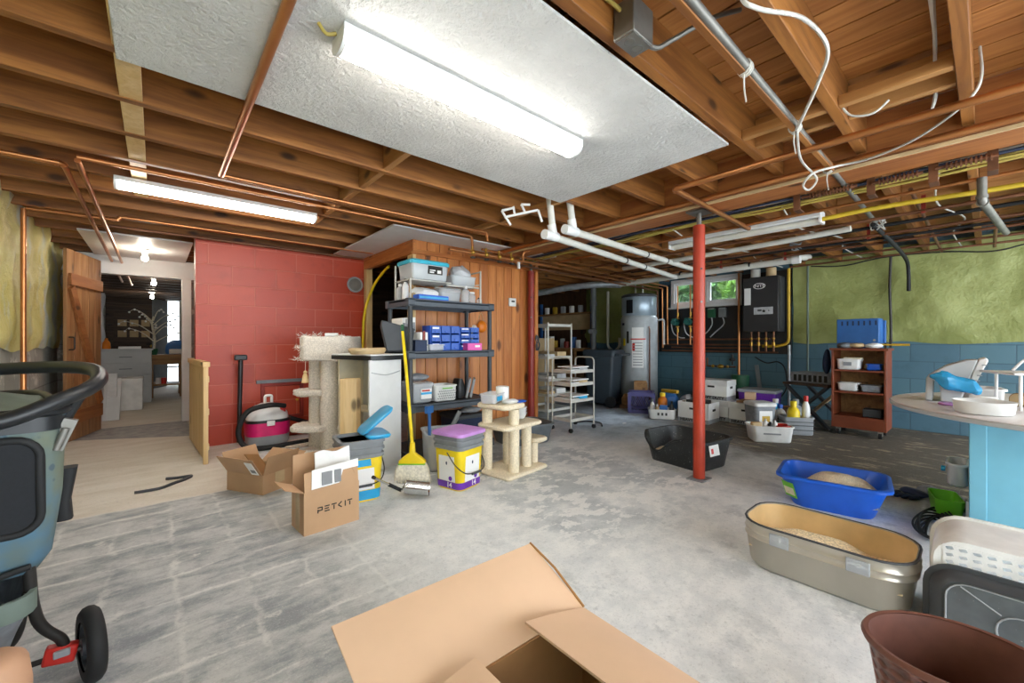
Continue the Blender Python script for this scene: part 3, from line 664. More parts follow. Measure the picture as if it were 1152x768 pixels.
cpipe('copper branch pipe running toward the green wall over the round table', [(4.9,-.05,2.04),(6.6,-.05,2.04)], .013, 'copper_dull')
for k_, (y_, x0_, lab_) in enumerate(((1.0,3.5,'white cable crossing the joists above the strip light'),(1.85,3.5,'white cable crossing the joists behind the red post'),(.18,3.45,'white cable crossing the joists near the drop pipe'))):
    pipe('bay_cable', lab_, spline([(x0_,y_,2.06),(x0_+.7,y_+.05,2.02),(x0_+1.6,y_-.06,2.07),(x0_+2.2,y_+.03,2.075),(6.55,y_,2.075)]), .006, 'wire_white', 'cable', n=6)
for k_, (p_, lab_) in enumerate((((4.58,.60,2.03),'knot of white wires where the steel pipe ends'),((5.0,1.3,2.03),'tangle of grey wire hanging by the vent'))):
    w_k = MB(); rnd = random.Random(40+k_)
    for q_ in range(4): w_k.tube(spline([(rnd.uniform(-.05,.05),rnd.uniform(-.05,.05),rnd.uniform(-.05,.05)) for _ in range(6)]), .0035, 5)
    tag(place(w_k.build('hanging_wire_tangle','wire_white' if k_ == 0 else 'mid_grey',smooth=60), p_), lab_, 'wire')
pipe('black_cable','thin black cable drooping along the top of the green wall', spline([(6.66,1.55,2.06),(6.66,1.2,2.02),(6.66,.8,2.07),(6.66,.3,2.05),(6.66,-.05,2.0),(6.66,-.4,2.06),(6.66,-1.0,2.05)]), .008, 'black_rubber', 'cable')
# steel posts
def post(label, x, y, r, mat, z1, plate=True):
    t = thing('steel_post', label, 'post', (x,y,0))
    MB().cyl((0,0,.01),(0,0,z1),r,n=24).build('tube',mat, t, smooth=60)
    MB().cyl((0,0,z1),(0,0,2.03),r*.42,n=12).build('screw','dull_steel', t)
    MB().box((0,0,2.036),(.16,.13,.014)).build('cap_plate','dull_steel', t)
    if plate: MB().box((0,0,.003),(.16,.13,.006)).build('base_plate','mid_grey', t)
    for z in (1.35,1.60): MB().cyl((-r*.6-.006,-r*.8,z),(-r*.5,-r*.5,z),.008,n=8).build('pin','dull_steel' if z < 1.5 else 'iron', t)
    return t
post('bright red steel post standing in the open floor', 3.145,1.444,.043,'red_paint',1.935)
post('dark red steel post against the knotty pine wall', 3.56,3.745,.042,'dark_red_paint',1.93,False)
rope = MB()
for k in range(5): rope.tube(spline([(.0,0,0),(.03*math.sin(k),-.012,-.05),(.035*math.cos(k*2),-.02,-.12),(.03*math.sin(k*3),-.014,-.19),(0,-.004,-.10)]), .008, 6)
tag(place(rope.build('rope_coil','dark_grey',smooth=60),(3.60,3.69,1.13)), 'dark rope coil hanging on the red post by the pine wall', 'rope')
# ------------------------------------------------------------------ stroller side
st = thing('pet_stroller','blue and olive pet stroller with black handle hoop and mesh window','stroller',(-.43,1.825,0))
def ringc(z, x0, x1, y0, y1, r=.06, x0b=None, x1b=None):
    """a rounded quad ring narrowing to the front (larger y)"""
    o = []
    for x, y, z in rrect(1,1,.16,z):
        v = y+.5; a = x0+(x0b-x0)*v if x0b is not None else x0; b = x1+(x1b-x1)*v if x1b is not None else x1
        o.append((a+(b-a)*(x+.5), y0+(y1-y0)*v, z))
    return o
cab = MB().loft([ringc(.40,-.19,.19,-.06,.50,x0b=-.15,x1b=.06), ringc(.44,-.225,.215,-.085,.52,x0b=-.17,x1b=.07), ringc(.62,-.24,.24,-.105,.55,x0b=-.18,x1b=.08), ringc(.80,-.245,.245,-.11,.57,x0b=-.18,x1b=.09), ringc(.85,-.245,.248,-.11,.57,x0b=-.18,x1b=.09)], True, False)
cab.build('cabin','stroller_cloth', st, smooth=60, solid=.008)
MB().tube([(x,y,.853) for x,y,z in ringc(0,-.248,.25,-.113,.575,x0b=-.18,x1b=.09)], .014, 8, True).build('rim','black_plastic', st, smooth=60)
MB().loft([ringc(.80,-.249,.251,-.114,.575,x0b=-.18,x1b=.092), ringc(.845,-.249,.251,-.114,.575,x0b=-.18,x1b=.092)], False, False).build('band','black_plastic', st, smooth=60)
def back(x, z):    # a point on the rear cloth
    t = (z-.47)/.33; return (x, -.087-.024*max(0,min(1,t))-.012, z)
win_ = []
for x, y, z in rrect(.30,.26,.05): win_.append(back(.04+x, .655+y))
MB().add(win_, [tuple(range(len(win_)))]).build('mesh_window','mesh_black', st, solid=.004)
MB().tube(win_, .010, 8, True).build('window_piping','black_rubber', st, smooth=60)
MB().tube(spline([back(-.2,.42),back(0,.405),back(.17,.43)]),.009).build('seam','black_rubber', st)
bk = MB().loft([ringc(.16,-.17,.12,-.05,.40,x0b=-.12,x1b=.04), ringc(.24,-.20,.15,-.08,.43,x0b=-.15,x1b=.05), ringc(.30,-.215,.175,-.10,.45,x0b=-.15,x1b=.06)], True, False).build('basket','cloth_grey', st, smooth=60, solid=.006)
MB().loft([ringc(.295,-.222,.185,-.112,.455,x0b=-.155,x1b=.065), ringc(.35,-.222,.185,-.112,.455,x0b=-.155,x1b=.065)], False, False).build('basket_band','olive', st, smooth=60, solid=.012)
MB().box((-.08,-.062,.20),(.2,.03,.035),(0,.2,0)).build('basket_stripe','mustard', bk)
hp = spline([(-.245,-.155,.838),(-.05,-.17,.835),(.12,-.165,.842),(.225,-.125,.885),(.282,-.06,.912),(.295,.03,.938),(.262,.15,.958),(.16,.28,.962),(.0,.36,.955),(-.15,.36,.945),(-.25,.2,.91),(-.27,.0,.88)], 8, True)
MB().tube(hp, .021, 12, True).build('handle_hoop','black_plastic', st, smooth=60)
MB().tube([hp[i] for i in range(66,76)], .027, 12).build('grip','navy', st, smooth=60)
MB().tube(spline([(.262,-.03,.90),(.225,-.02,.82),(.20,-.03,.74)]),[.016]*13).build('strut','black_rubber', st)
MB().box((.228,-.06,.78),(.03,.025,.09),(0,.35,0)).cyl((.235,-.085,.80),(.215,-.085,.74),.009).build('latch','dull_steel', st)
MB().loft([[(x+.215,y+.05,.50) for x,y,z in rrect(.04,.05,.015)],[(x+.215,y+.05,.56) for x,y,z in rrect(.03,.06,.012)],[(x+.225,y+.05,.66) for x,y,z in rrect(.04,.05,.012)]]).build('side_pouch','black_rubber', st)
for s in (-1,1):
    x = .17*s if s < 0 else .165
    MB().tube(arc([(x-.01*s,-.06,.52),(x-.002*s,-.035,.30),(x+.01*s,-.02,.22),(x+.055*s,-.005,.155),(x+.058*s,0,.11)],.04),.0135,10).build('rear_tube','iron', st, smooth=60)
    MB().tube(arc([(x-.01*s,-.045,.34),(x-.03*s,-.03,.20),(x-.10*s,.05,.13),(0,.30,.13)],.08),.010,8).build('lower_tube','iron', st, smooth=60)
    br = MB().box((x+.05*s,-.005,.115),(.07,.035,.05),(0,.2*s,0)).build('brake','bright_red', st, bevel=.006)
    MB().box((x+.055*s,-.028,.125),(.035,.012,.02)).build('brake_pedal','grey_plastic', br, bevel=.003)
    wx = .279*s if s > 0 else -.265
    wheel = MB().lathe([(.070,-.021),(.098,-.021),(.108,-.012),(.111,0),(.108,.012),(.098,.021),(.070,.021)],(0,0,0),36,cap0=False,cap1=False)
    w_ = wheel.build('tyre','black_rubber', st, smooth=50); w_.location = (wx,0,.111); w_.rotation_euler = (0,PI/2,R(14*s))
    h = MB().lathe([(.072,-.016),(.074,.016),(.062,.016),(.060,-.016),(.072,-.016)],(0,0,0),28,cap0=False,cap1=False).cyl((0,0,-.022),(0,0,.022),.024)
    for k in range(5): h.bar((.02*math.cos(k*1.257),.02*math.sin(k*1.257),0),(.066*math.cos(k*1.257),.066*math.sin(k*1.257),0),.018,.014)
    h = h.build('hub','dark_grey', st); h.location = w_.location; h.rotation_euler = w_.rotation_euler
MB().cyl((-.25,0,.105),(.26,0,.108),.008).build('axle','iron', st)
for y_ in (.52,):
    f = MB().lathe([(.05,-.018),(.075,-.018),(.083,0),(.075,.018),(.05,.018)],(0,0,0),28).cyl((0,0,-.02),(0,0,.02),.052).build('front_wheel','black_rubber', st); f.location = (-.06,y_,.083); f.rotation_euler = (0,PI/2,0)
MB().tube(arc([(-.05,.40,.42),(-.05,.50,.25),(-.03,.52,.17),(-.03,.52,.09)],.04),.012).build('front_fork','iron', st)
MB().grid(lambda u,v: (-.16+.30*u, -.02+.5*v, .845+.045*math.sin(PI*u)*math.sin(PI*v)), 12, 12).build('canopy','olive', st, smooth=80, solid=.01)
# rounded object at the very corner
tag(place(MB().loft([[(x*k,y*k,z) for x,y,_ in rrect(.16,.14,.055)] for k, z in ((.8,0),(.92,.01),(1,.05),(1,.25),(.93,.30),(.7,.315))]).build('peach_canister','peach',smooth=60),(-.305,1.50,0),20), 'pale peach rounded canister in front of the stroller', 'canister')

# ------------------------------------------------------------------ far room beyond the doorway
ch = thing('dresser','pale grey chest of drawers in the far room','dresser',(-.38,9.75,0))
MB().bx(-.33,-.25,.0,.33,.25,.90).build('body','grey_paint', ch, bevel=.006); MB().bx(-.35,-.27,.90,.35,.26,.925).build('top','grey_paint', ch, bevel=.004)
for k in range(4): d = MB().bx(-.31,-.262,.09+.2*k,.31,-.248,.275+.2*k).build('drawer','grey_paint', ch, bevel=.004); MB().bx(-.08,-.275,.18+.2*k,.08,-.262,.195+.2*k).build('handle','mid_grey', d)
wbx = thing('storage_box','plain white box on the floor before the grey dresser','box',(-.34,8.75,0)); MB().bx(-.19,-.2,0,.19,.2,.46).build('body','white_plastic', wbx, bevel=.008); MB().bx(-.195,-.205,.46,.195,.205,.485).build('lid','white_plastic', wbx, bevel=.006)
ft = thing('folded_screen','white folded screen leaning beside the plank door','screen',(-.45,7.62,0),-10)
fm = MB().frame((0,0,.28),.17,.56,.03,.025); fm.bx(-.07,-.004,.03,.07,.004,.53); fm.build('frame','white_paint', ft).rotation_euler = (R(-12),0,R(0))
MB().bx(-.05,.06,.3,.05,.09,.62).build('block','white_plastic', ft, bevel=.005)
tb = thing('work_table','heavy brown wooden table in the far room','table',(.16,10.45,0))
MB().bx(-.32,-.35,.74,.32,.35,.80).build('table_top','bench_x', tb, bevel=.006); MB().bx(-.29,-.33,.62,.29,.33,.74).build('apron','bench_x', tb, bevel=.004)
for sx in (-.25,.25):
    for sy in (-.28,.28): MB().bx(sx-.06,sy-.05,0,sx+.06,sy+.05,.62).build('leg','door_z', tb, bevel=.005)
MB().bx(-.28,-.3,.22,.28,.3,.25).build('shelf','bench_x', tb)
for k, (x, m, lab) in enumerate(((-.08,'paper','white tin on the low shelf of the far table'),(.0,'bright_red','red tin on the low shelf of the far table'))):
    tag(place(MB().lathe([(.04,0),(.04,.11),(.036,.115),(.002,.115)]).build('tin',m),(.12+x,10.25,.25)), lab, 'tin')
tr = thing('bare_branch','bare twig tree decorated with pale flowers on the far table','branch',(-.03,10.2,.80))
MB().lathe([(.05,0),(.065,.06),(.07,.11),(.06,.115),(.055,.08),(.002,.07)]).build('pot','dark_green', tr)
rnd = random.Random(11); b_ = MB(); tips = []
b_.tube(spline([(0,0,.05),(.02,0,.3),(-.02,.02,.55),(.0,0,.72)]), [.022-.0007*i for i in range(19)], 7)
for k in range(11):
    a = k*2.4; z = .22+.042*k; L = .48-.022*k; d = Vector((math.cos(a),math.sin(a)*.6,0))
    p0 = Vector((0,0,z)); p1 = p0+d*L*.5+Vector((0,0,.16)); p2 = p0+d*L+Vector((0,0,.20+.05*rnd.random())); p3 = p2+d*.08+Vector((0,0,-.05))
    b_.tube(spline([p0,p1,p2,p3],5), [.011-.0006*i for i in range(16)], 6); tips += [p2, p3, (p1+p2)/2]
b_.build('branch','straw', tr, smooth=70)
fl = MB()
for p in tips: fl.sphere(p, .018, 8)
fl.build('blossom','paper', tr)
bg_ = thing('packed_bag','blue and tan stuffed bag on the far table','bag',(.32,10.62,.80)); MB().loft([[(x*k,y*k,z) for x,y,_ in rrect(.36,.3,.1)] for k,z in ((.9,0),(1,.06),(.95,.16),(.7,.24),(.3,.28))]).build('body','tool_blue', bg_, smooth=70); MB().bx(-.12,-.165,.01,.16,-.12,.10).build('front_pocket','paper', bg_, bevel=.01)
tag(place(MB().lathe([(.05,0),(.055,.02),(.05,.10),(.02,.15),(.018,.18),(.002,.18)]).build('spray_bottle','orange',smooth=60),(-.62,9.62,.925)), 'orange bottle on the grey dresser', 'bottle')
tag(place(MB().bx(-.14,-.1,0,.14,.1,.04).build('folded_paper','paper',bevel=.004),(-.33,9.6,.925)), 'flat white packet on the grey dresser', 'packet')
tag(place(MB().loft([rrect(.12,.12,.02,0),rrect(.12,.12,.02,.35),rrect(.06,.06,.02,.42)]).build('drill_case','mid_grey'),(-.68,10.6,0)), 'tall grey case standing behind the dresser', 'case')
pg = thing('picture_board','brown board with rows of photos on the end wall','board',(-.1,12.95,1.35)); MB().bx(-.62,-.02,-.35,.2,.02,.35).build('board','dark_x', pg)
for k in range(6): MB().bx(-.55+.2*(k%3),-.026,-.2+.25*(k//3),-.40+.2*(k%3),-.02,-.05+.25*(k//3)).build('photo','tan', pg)

# ------------------------------------------------------------------ by the red wall
gt = thing('wooden_gate','pale slatted wooden gate panel standing against the doorway end of the red wall','gate',(.325,4.37,0),92.2)
for k in range(10): MB().bx(.02+.115*k,-.010,.03,.02+.115*k+.108,.010,.83).build('slat','pale_z', gt, bevel=.002)
MB().bx(0,-.03,.83,1.19,.022,.875).build('top_rail','pale_x', gt, bevel=.004); MB().bx(0,-.018,.0,.03,.018,.83).build('end_stile','pale_z', gt, bevel=.003)
for z in (.12,.42,.70): MB().bx(.0,-.024,z,1.19,-.010,z+.05).build('cross_rail','pale_x', gt)
tag(MB().tube(spline([(-.11,3.835,.012),(.02,3.84,.010),(.10,3.90,.014),(.165,3.96,.012),(.21,4.03,.012),(.13,4.05,.010),(.06,4.07,.012)],5), .011, 6).build('strap','dark_grey',smooth=60), 'dark strap lying bent on the tan floor', 'strap')
vt = thing('wall_vent','round galvanised vent sleeve in the red block wall','vent',(1.845,5.09,1.745))
MB().tube([(.085*math.cos(a),-.03,.085*math.sin(a)) for a in [2*PI*i/28 for i in range(28)]], .012, 8, True).build('collar','grey_plastic', vt, smooth=60)
m_ = MB().cyl((0,-.035,0),(0,.0,0),.082,n=28); m_.build('flap','dull_steel', vt, smooth=60)
cd = thing('clean_out_door','red painted iron clean-out door low in the red wall','hatch',(1.06,5.09,.40)); MB().frame((0,0,0),.42,.40,.035,.03).build('frame','dark_red_paint', cd, bevel=.004); MB().bx(-.17,-.008,-.16,.17,.008,.16).build('door','red_block', cd); MB().cyl((.14,-.03,.0),(.14,0,.0),.012).build('knob','mustard', cd)
MB().bx(-.25,-.02,.20,.25,.006,.235).build('lintel_strip','mid_grey', cd)
vc = thing('canister_vacuum','pink and grey canister vacuum with tall black wand by the red wall','vacuum',(.86,4.80,0))
MB().loft([rrect(.34,.30,.1,.02),rrect(.37,.33,.12,.06),rrect(.38,.34,.12,.12)]).build('base','grey_plastic', vc, smooth=50); MB().loft([rrect(.385,.345,.12,.12),rrect(.39,.35,.12,.25)]).build('tank','pink', vc, smooth=50)
MB().loft([rrect(.40,.36,.12,.25),rrect(.40,.36,.12,.275)]).build('tank_band','black_plastic', vc, smooth=50)
MB().loft([rrect(.37,.33,.12,.275),rrect(.35,.31,.12,.33),rrect(.24,.2,.09,.40),rrect(.12,.1,.04,.425)]).build('motor_head','white_plastic', vc, smooth=60)
MB().box((0,-.18,.245),(.07,.02,.05)).build('latch','white_plastic', vc, bevel=.005); MB().box((.12,-.10,.36),(.05,.03,.05)).build('switch','bright_red', vc, bevel=.006); MB().tube(arc([(-.02,0,.42),(-.02,0,.50),(.04,0,.50),(.04,0,.42)],.02),.014).build('handle','white_plastic', vc)
MB().tube(spline([(.13,-.14,.40),(-.02,-.22,.43),(-.20,-.20,.38),(-.27,-.19,.2),(-.22,-.22,.06),(-.08,-.26,.03),(.2,-.24,.03),(.5,-.18,.03),(.62,-.05,.06),(.5,.12,.12),(.3,.14,.2),(.12,.12,.28)]),.024,10).build('hose','black_rubber', vc, smooth=60)
MB().tube([(-.22,.16,.03),(-.215,.165,.40),(-.205,.17,.88)],[.022,.02,.022],12).build('wand','black_plastic', vc, smooth=60); MB().bx(-.26,.14,.86,-.15,.20,.915).build('wand_tip','dark_grey', vc, bevel=.012)
tag(MB().loft([rrect(.62,.34,.10,0),rrect(.64,.36,.11,.012),rrect(.60,.32,.10,.02)]).build('floor_mat','straw',smooth=60), 'pale rounded mat on the floor behind the open carton', 'mat').location = (1.28,4.62,0)
# ------------------------------------------------------------------ cartons, cat trees, pails in the middle
def panel(mb, a, b, c, d, t):
    """a board of thickness t from four corners"""
    a, b, c, d = map(Vector, (a,b,c,d)); n = (b-a).cross(d-a).normalized()*t
    return mb.add([a,b,c,d,a+n,b+n,c+n,d+n], [(0,1,2,3),(7,6,5,4),(0,4,5,1),(1,5,6,2),(2,6,7,3),(3,7,4,0)])
def carton(name, label, loc, rz, L, W, H, flaps, mat='card', t=.005, cat='box'):
    """flaps: side -> (length, lean outward in degrees from upright, narrowing)"""
    o = thing(name, label, cat, loc, rz); x, y = L/2, W/2
    b = MB().bx(-x,-y,0,x,y,t).bx(-x,-y,t,x,-y+t,H).bx(-x,y-t,t,x,y,H).bx(-x,-y+t,t,-x+t,y-t,H).bx(x-t,-y+t,t,x,y-t,H)
    b.build('body',mat, o)
    for sd, (fl, an) in flaps.items():
        c, s_ = math.cos(R(an))*fl, math.sin(R(an))*fl; e = .004
        if sd == 'front': q = [(-x+e,-y,H),(x-e,-y,H),(x-e,-y-s_,H+c),(-x+e,-y-s_,H+c)]
        if sd == 'back': q = [(x-e,y,H),(-x+e,y,H),(-x+e,y+s_,H+c),(x-e,y+s_,H+c)]
        if sd == 'left': q = [(-x,y-e,H),(-x,-y+e,H),(-x-s_,-y+e,H+c),(-x-s_,y-e,H+c)]
        if sd == 'right': q = [(x,-y+e,H),(x,y-e,H),(x+s_,y-e,H+c),(x+s_,-y+e,H+c)]
        panel(MB(), *q, -.004).build('flap', mat, o)
    return o
c1 = carton('open_carton','shallow open brown carton with a shipping label on its flap',(.585,3.45,0),30,.27,.34,.13,{'front':(.14,18),'back':(.14,25),'left':(.15,32),'right':(.13,52)})
MB().bx(-.004,-.15,.012,-.0005,-.085,.125).build('shipping_label','paper', c1, M=Matrix.Translation((-.139,0,.13)) @ Matrix.Rotation(R(-32),4,'Y'))
MB().bx(-.005,-.143,.03,-.003,-.10,.06).build('label_bars','grey_ink', c1, M=Matrix.Translation((-.139,0,.13)) @ Matrix.Rotation(R(-32),4,'Y'))
MB().bx(-.04,-.1715,.05,.04,-.1702,.13).build('packing_tape','tape', c1)
panel(MB(), (-.06,-.05,.10),(.09,.0,.06),(.07,.13,.20),(-.07,.09,.24), .004).build('inner_flap','card_shade', c1)
c2 = carton('pet_supply_carton','tall brown carton with dark lettering and folded white papers inside',(.748,2.515,0),4,.305,.20,.23,{'front':(.105,-6),'back':(.17,-2),'left':(.10,68),'right':(.09,-22)})
def bars_text(parent, ch, x0, z0, y, h, mat):
    """bold slotted capitals built from bars"""
    t = h*.20; w = h*.85; M = MB(); x = x0
    B = lambda ax, az, bx_, bz: M.bar((x+ax*w, y, z0+az*h),(x+bx_*w, y, z0+bz*h), .0008, t, (0,0,1) if az == bz else (1,0,0))
    for c in ch:
        if c == 'P': B(.08,0,.08,.62); B(0,.92,.9,.92); B(.0,.42,.9,.42); B(.9,.36,.9,.98)
        if c == 'E': B(0,.08,1,.08); B(0,.5,.85,.5); B(0,.92,1,.92)
        if c == 'T': B(0,.92,1.05,.92); B(.52,0,.52,.75)
        if c == 'K': B(.75,1,.0,.5); B(.0,.5,.75,0)
        if c == 'I': B(.1,0,.1,1); 
        x += w*(.55 if c == 'I' else 1.38)
    return M.build('lettering', mat, parent)
bars_text(c2, 'PETKIT', -.082, .105, -.1008, .032, 'ink')
MB().bx(-.1535,-.03,.0,-.1527,.03,.23).build('packing_tape','tape', c2)
pp = MB(); pp.add([(x,-.1065+.0105*(z-.23)/.1+e,z) for e in (0,.0015) for x,z in ((-.115,.243),(.035,.248),(.06,.315),(.15,.318),(.15,.362),(-.11,.345))],[(0,1,2,3,4,5),(11,10,9,8,7,6)]+[(i,(i+1)%6,6+(i+1)%6,6+i) for i in range(6)])
tag(place(pp.build('paper_sheet','paper'),(.748,2.515,0),4), 'white printed sheet standing at the front of the lettered carton', 'paper')
sh = bpy.data.objects['paper_sheet']
for k in range(2): MB().bx(-.06+.07*k,-.108,.255,-.005+.05*k,-.1,.325).build('print_block','grey_ink', sh)
tag(place(MB().loft([[(x,-.03+.02*z_,.22+z_*.19+y) for x,_,y in [(-.06+.2*i/8,0,.01*math.sin(i)) for i in range(9)]] for z_ in (0,.5,1)],False,False,False).build('foam_sheet','white_plastic',solid=.012),(.748,2.54,0),4), 'white foam packing sheet behind the printed sheet in the lettered carton', 'packing')

def fuzz(mb, amp, sc=30, seed=0, up=True):
    for v in mb.bm.verts:
        n = noise.noise_vector(v.co*sc+Vector((seed,0,0)))*amp + noise.noise_vector(v.co*sc*3.1)*amp*.6
        v.co += n
    return mb
def dense(rings, k):
    """refine loft rings along their length"""
    out = []
    for a, b in zip(rings, rings[1:]):
        for j in range(k): out.append([tuple(Vector(p).lerp(Vector(q), j/k)) for p, q in zip(a,b)])
    return out+[rings[-1]]
def tuft(mb, c, r, n, L, rnd):
    for _ in range(n):
        a = rnd.uniform(0,2*PI); b = rnd.uniform(-.2,1.3); d = Vector((math.cos(a)*math.cos(b),math.sin(a)*math.cos(b),math.sin(b)))
        p = Vector(c)+Vector((rnd.uniform(-r,r),rnd.uniform(-r,r),rnd.uniform(-r,r)*.4)); q = p+d*L*rnd.uniform(.4,1)+Vector((0,0,-L*.2))
        mb.tube([p,(p+q)/2+Vector((rnd.uniform(-.006,.006),0,.006)),q],[.0022,.0016,.0006],3)
    return mb
ct = thing('cat_tree','tall shaggy beige carpeted cat tree with a tray on top','cat tree',(1.27,4.09,0),-41)
rr_ = lambda L,W,r,z,n=9,cx=0,cy=0: [p for p in rrect(L,W,r,z,n,cx,cy)]
def slab(L, W, r, z0, z1, cx, cy, amp, seed):
    rings = dense([rr_(L*.6,W*.6,r*.6,z0,9,cx,cy), rr_(L-.02,W-.02,r,z0,9,cx,cy), rr_(L,W,r,z0+.01,9,cx,cy), rr_(L,W,r,z1-.01,9,cx,cy), rr_(L-.02,W-.02,r,z1,9,cx,cy), rr_(L*.6,W*.6,r*.6,z1,9,cx,cy)], 3)
    return fuzz(MB().loft(rings), amp, 26, seed)
tray = MB().loft(dense([rr_(.40,.36,.12,.875),rr_(.46,.42,.12,.88),rr_(.48,.44,.13,.91),rr_(.48,.44,.13,1.08),rr_(.46,.42,.12,1.10),rr_(.40,.34,.10,1.08),rr_(.38,.32,.10,.96),rr_(.2,.15,.06,.95)],4))
fuzz(tray, .012, 24, 1).build('top_tray','carpet', ct, smooth=70)
rnd = random.Random(3); tf = MB()
for p in ((-.21,-.19,1.0),(-.23,-.1,.96),(-.17,-.19,1.1),(-.04,-.21,1.1),(.16,-.2,1.09),(.22,-.15,1.05),(-.22,-.18,.885)): tuft(tf, p, .035, 26, .06, rnd)
tf.build('loose_pile','carpet', ct)['kind'] = 'stuff'
fuzz(MB().loft(dense([[(x,y,z) for x,y,_ in rr_(.18,.18,.085,0,7,.02,-.06)] for z in (.02,.3,.6,.89)],10)), .005, 40, 2).build('scratching_post','carpet', ct, smooth=70)
for sx, nm in ((-.14,1),(.16,2)): fuzz(MB().loft(dense([rr_(.17,.16,.04,.0,7,sx,.06),rr_(.17,.16,.04,.45,7,sx,.06),rr_(.17,.16,.04,.89,7,sx,.06)],10)), .006, 34, 5*nm).build('back_post','carpet', ct, smooth=70)
slab(.34,.26,.1,.545,.60,-.16,-.02,.010,7).build('perch','carpet', ct, smooth=70); slab(.30,.24,.09,.55,.59,.16,.02,.009,8).build('perch','carpet', ct, smooth=70)
slab(.36,.30,.1,.22,.275,-.15,-.05,.010,9).build('perch','carpet', ct, smooth=70); slab(.32,.26,.09,.22,.27,.16,.02,.009,10).build('perch','carpet', ct, smooth=70)
slab(.44,.36,.06,.0,.05,0,.02,.006,11).build('base','carpet', ct, smooth=70)
ty = MB().tube([(-.19,-.12,.89),(-.192,-.122,.76)],.002,5).build('toy_string','straw', ct)
MB().lathe([(.008,0),(.02,-.02),(.032,-.09),(.004,-.095)],(-.192,-.122,.76),12).sphere((-.192,-.122,.765),.018,10).build('toy_tassel','pale_x', ct)
MB().box((.06,-.14,1.112),(.11,.06,.03),(0,0,.3)).build('toy_block','white_plastic', ct, bevel=.006)

c3 = thing('small_cat_tree','small cream carpeted cat tree of stepped platforms on posts','cat tree',(2.19,2.55,0),8)
slab(.50,.38,.03,0,.03,.02,0,.002,12).build('base','carpet_tan', c3, smooth=60)
for x, y, z in ((-.155,.11,.52),(-.08,-.11,.52),(.07,.09,.36),(.11,-.08,.36)):
    fuzz(MB().loft(dense([[(x+.042*math.cos(a),y+.042*math.sin(a),zz) for a in [2*PI*i/20 for i in range(20)]] for zz in (.03,z)],14)), .002, 60, 3).build('post','carpet_tan', c3, smooth=60)
fuzz(MB().loft(dense([[(.235+.036*math.cos(a),-.06+.036*math.sin(a),zz) for a in [2*PI*i/20 for i in range(20)]] for zz in (.03,.205)],8)), .002, 60, 3).build('post','carpet_tan', c3, smooth=60)
slab(.16,.20,.04,.205,.245,.245,-.05,.003,13).build('step','carpet_tan', c3, smooth=60); slab(.46,.34,.05,.365,.40,.0,0,.003,14).build('platform','carpet_tan', c3, smooth=60); slab(.27,.32,.05,.525,.565,-.11,0,.003,15).build('platform','carpet_tan', c3, smooth=60)
c3w = lambda x, y, z: (Matrix.Translation((2.19,2.55,0)) @ Matrix.Rotation(R(8),4,'Z') @ Vector((x,y,z)))[:]
tag(place(MB().lathe([(.052,0),(.054,.004),(.054,.112),(.05,.115),(.02,.115),(.018,.06),(.002,.06)]).build('paper_roll','paper'),c3w(-.03,.06,.568)), 'white paper roll standing on the top platform of the small cat tree', 'paper roll')
cc = tag(place(tub(MB(),.24,.15,.075,.82,.03,.003,.008,.008).build('clear_tub','frost',smooth=50),c3w(-.17,.04,.568),30), 'clear plastic tub on the top platform of the small cat tree', 'tub')
MB().bx(-.07,-.0725,.02,.03,-.0685,.055).build('label','sky_plastic', cc)
tag(place(MB().loft([rrect(.13,.07,.03,0),rrect(.15,.09,.035,.012),rrect(.10,.05,.02,.028)]).build('scrub_pad','paper',smooth=60),c3w(-.10,-.09,.568),15), 'white pad at the front of the small cat tree top', 'pad')
tag(place(MB().lathe([(.045,0),(.05,.006),(.035,.014),(.002,.016)],sx=1.3).build('blue_disc','royal_blue'),c3w(.0,-.10,.568)), 'blue disc on the edge of the small cat tree top', 'disc')
for k in range(3):
    tag(place(MB().lathe([(.038,0),(.045,.004),(.062,.045),(.066,.048),(.060,.048),(.044,.008),(.002,.008)]).build('stack_bowl','white_plastic',smooth=50),c3w(.14,.02,.402+.024*k)), ('white bowl at the bottom of the nested stack on the small cat tree','white bowl in the middle of the nested stack on the small cat tree','white bowl on top of the nested stack on the small cat tree')[k], 'bowl')

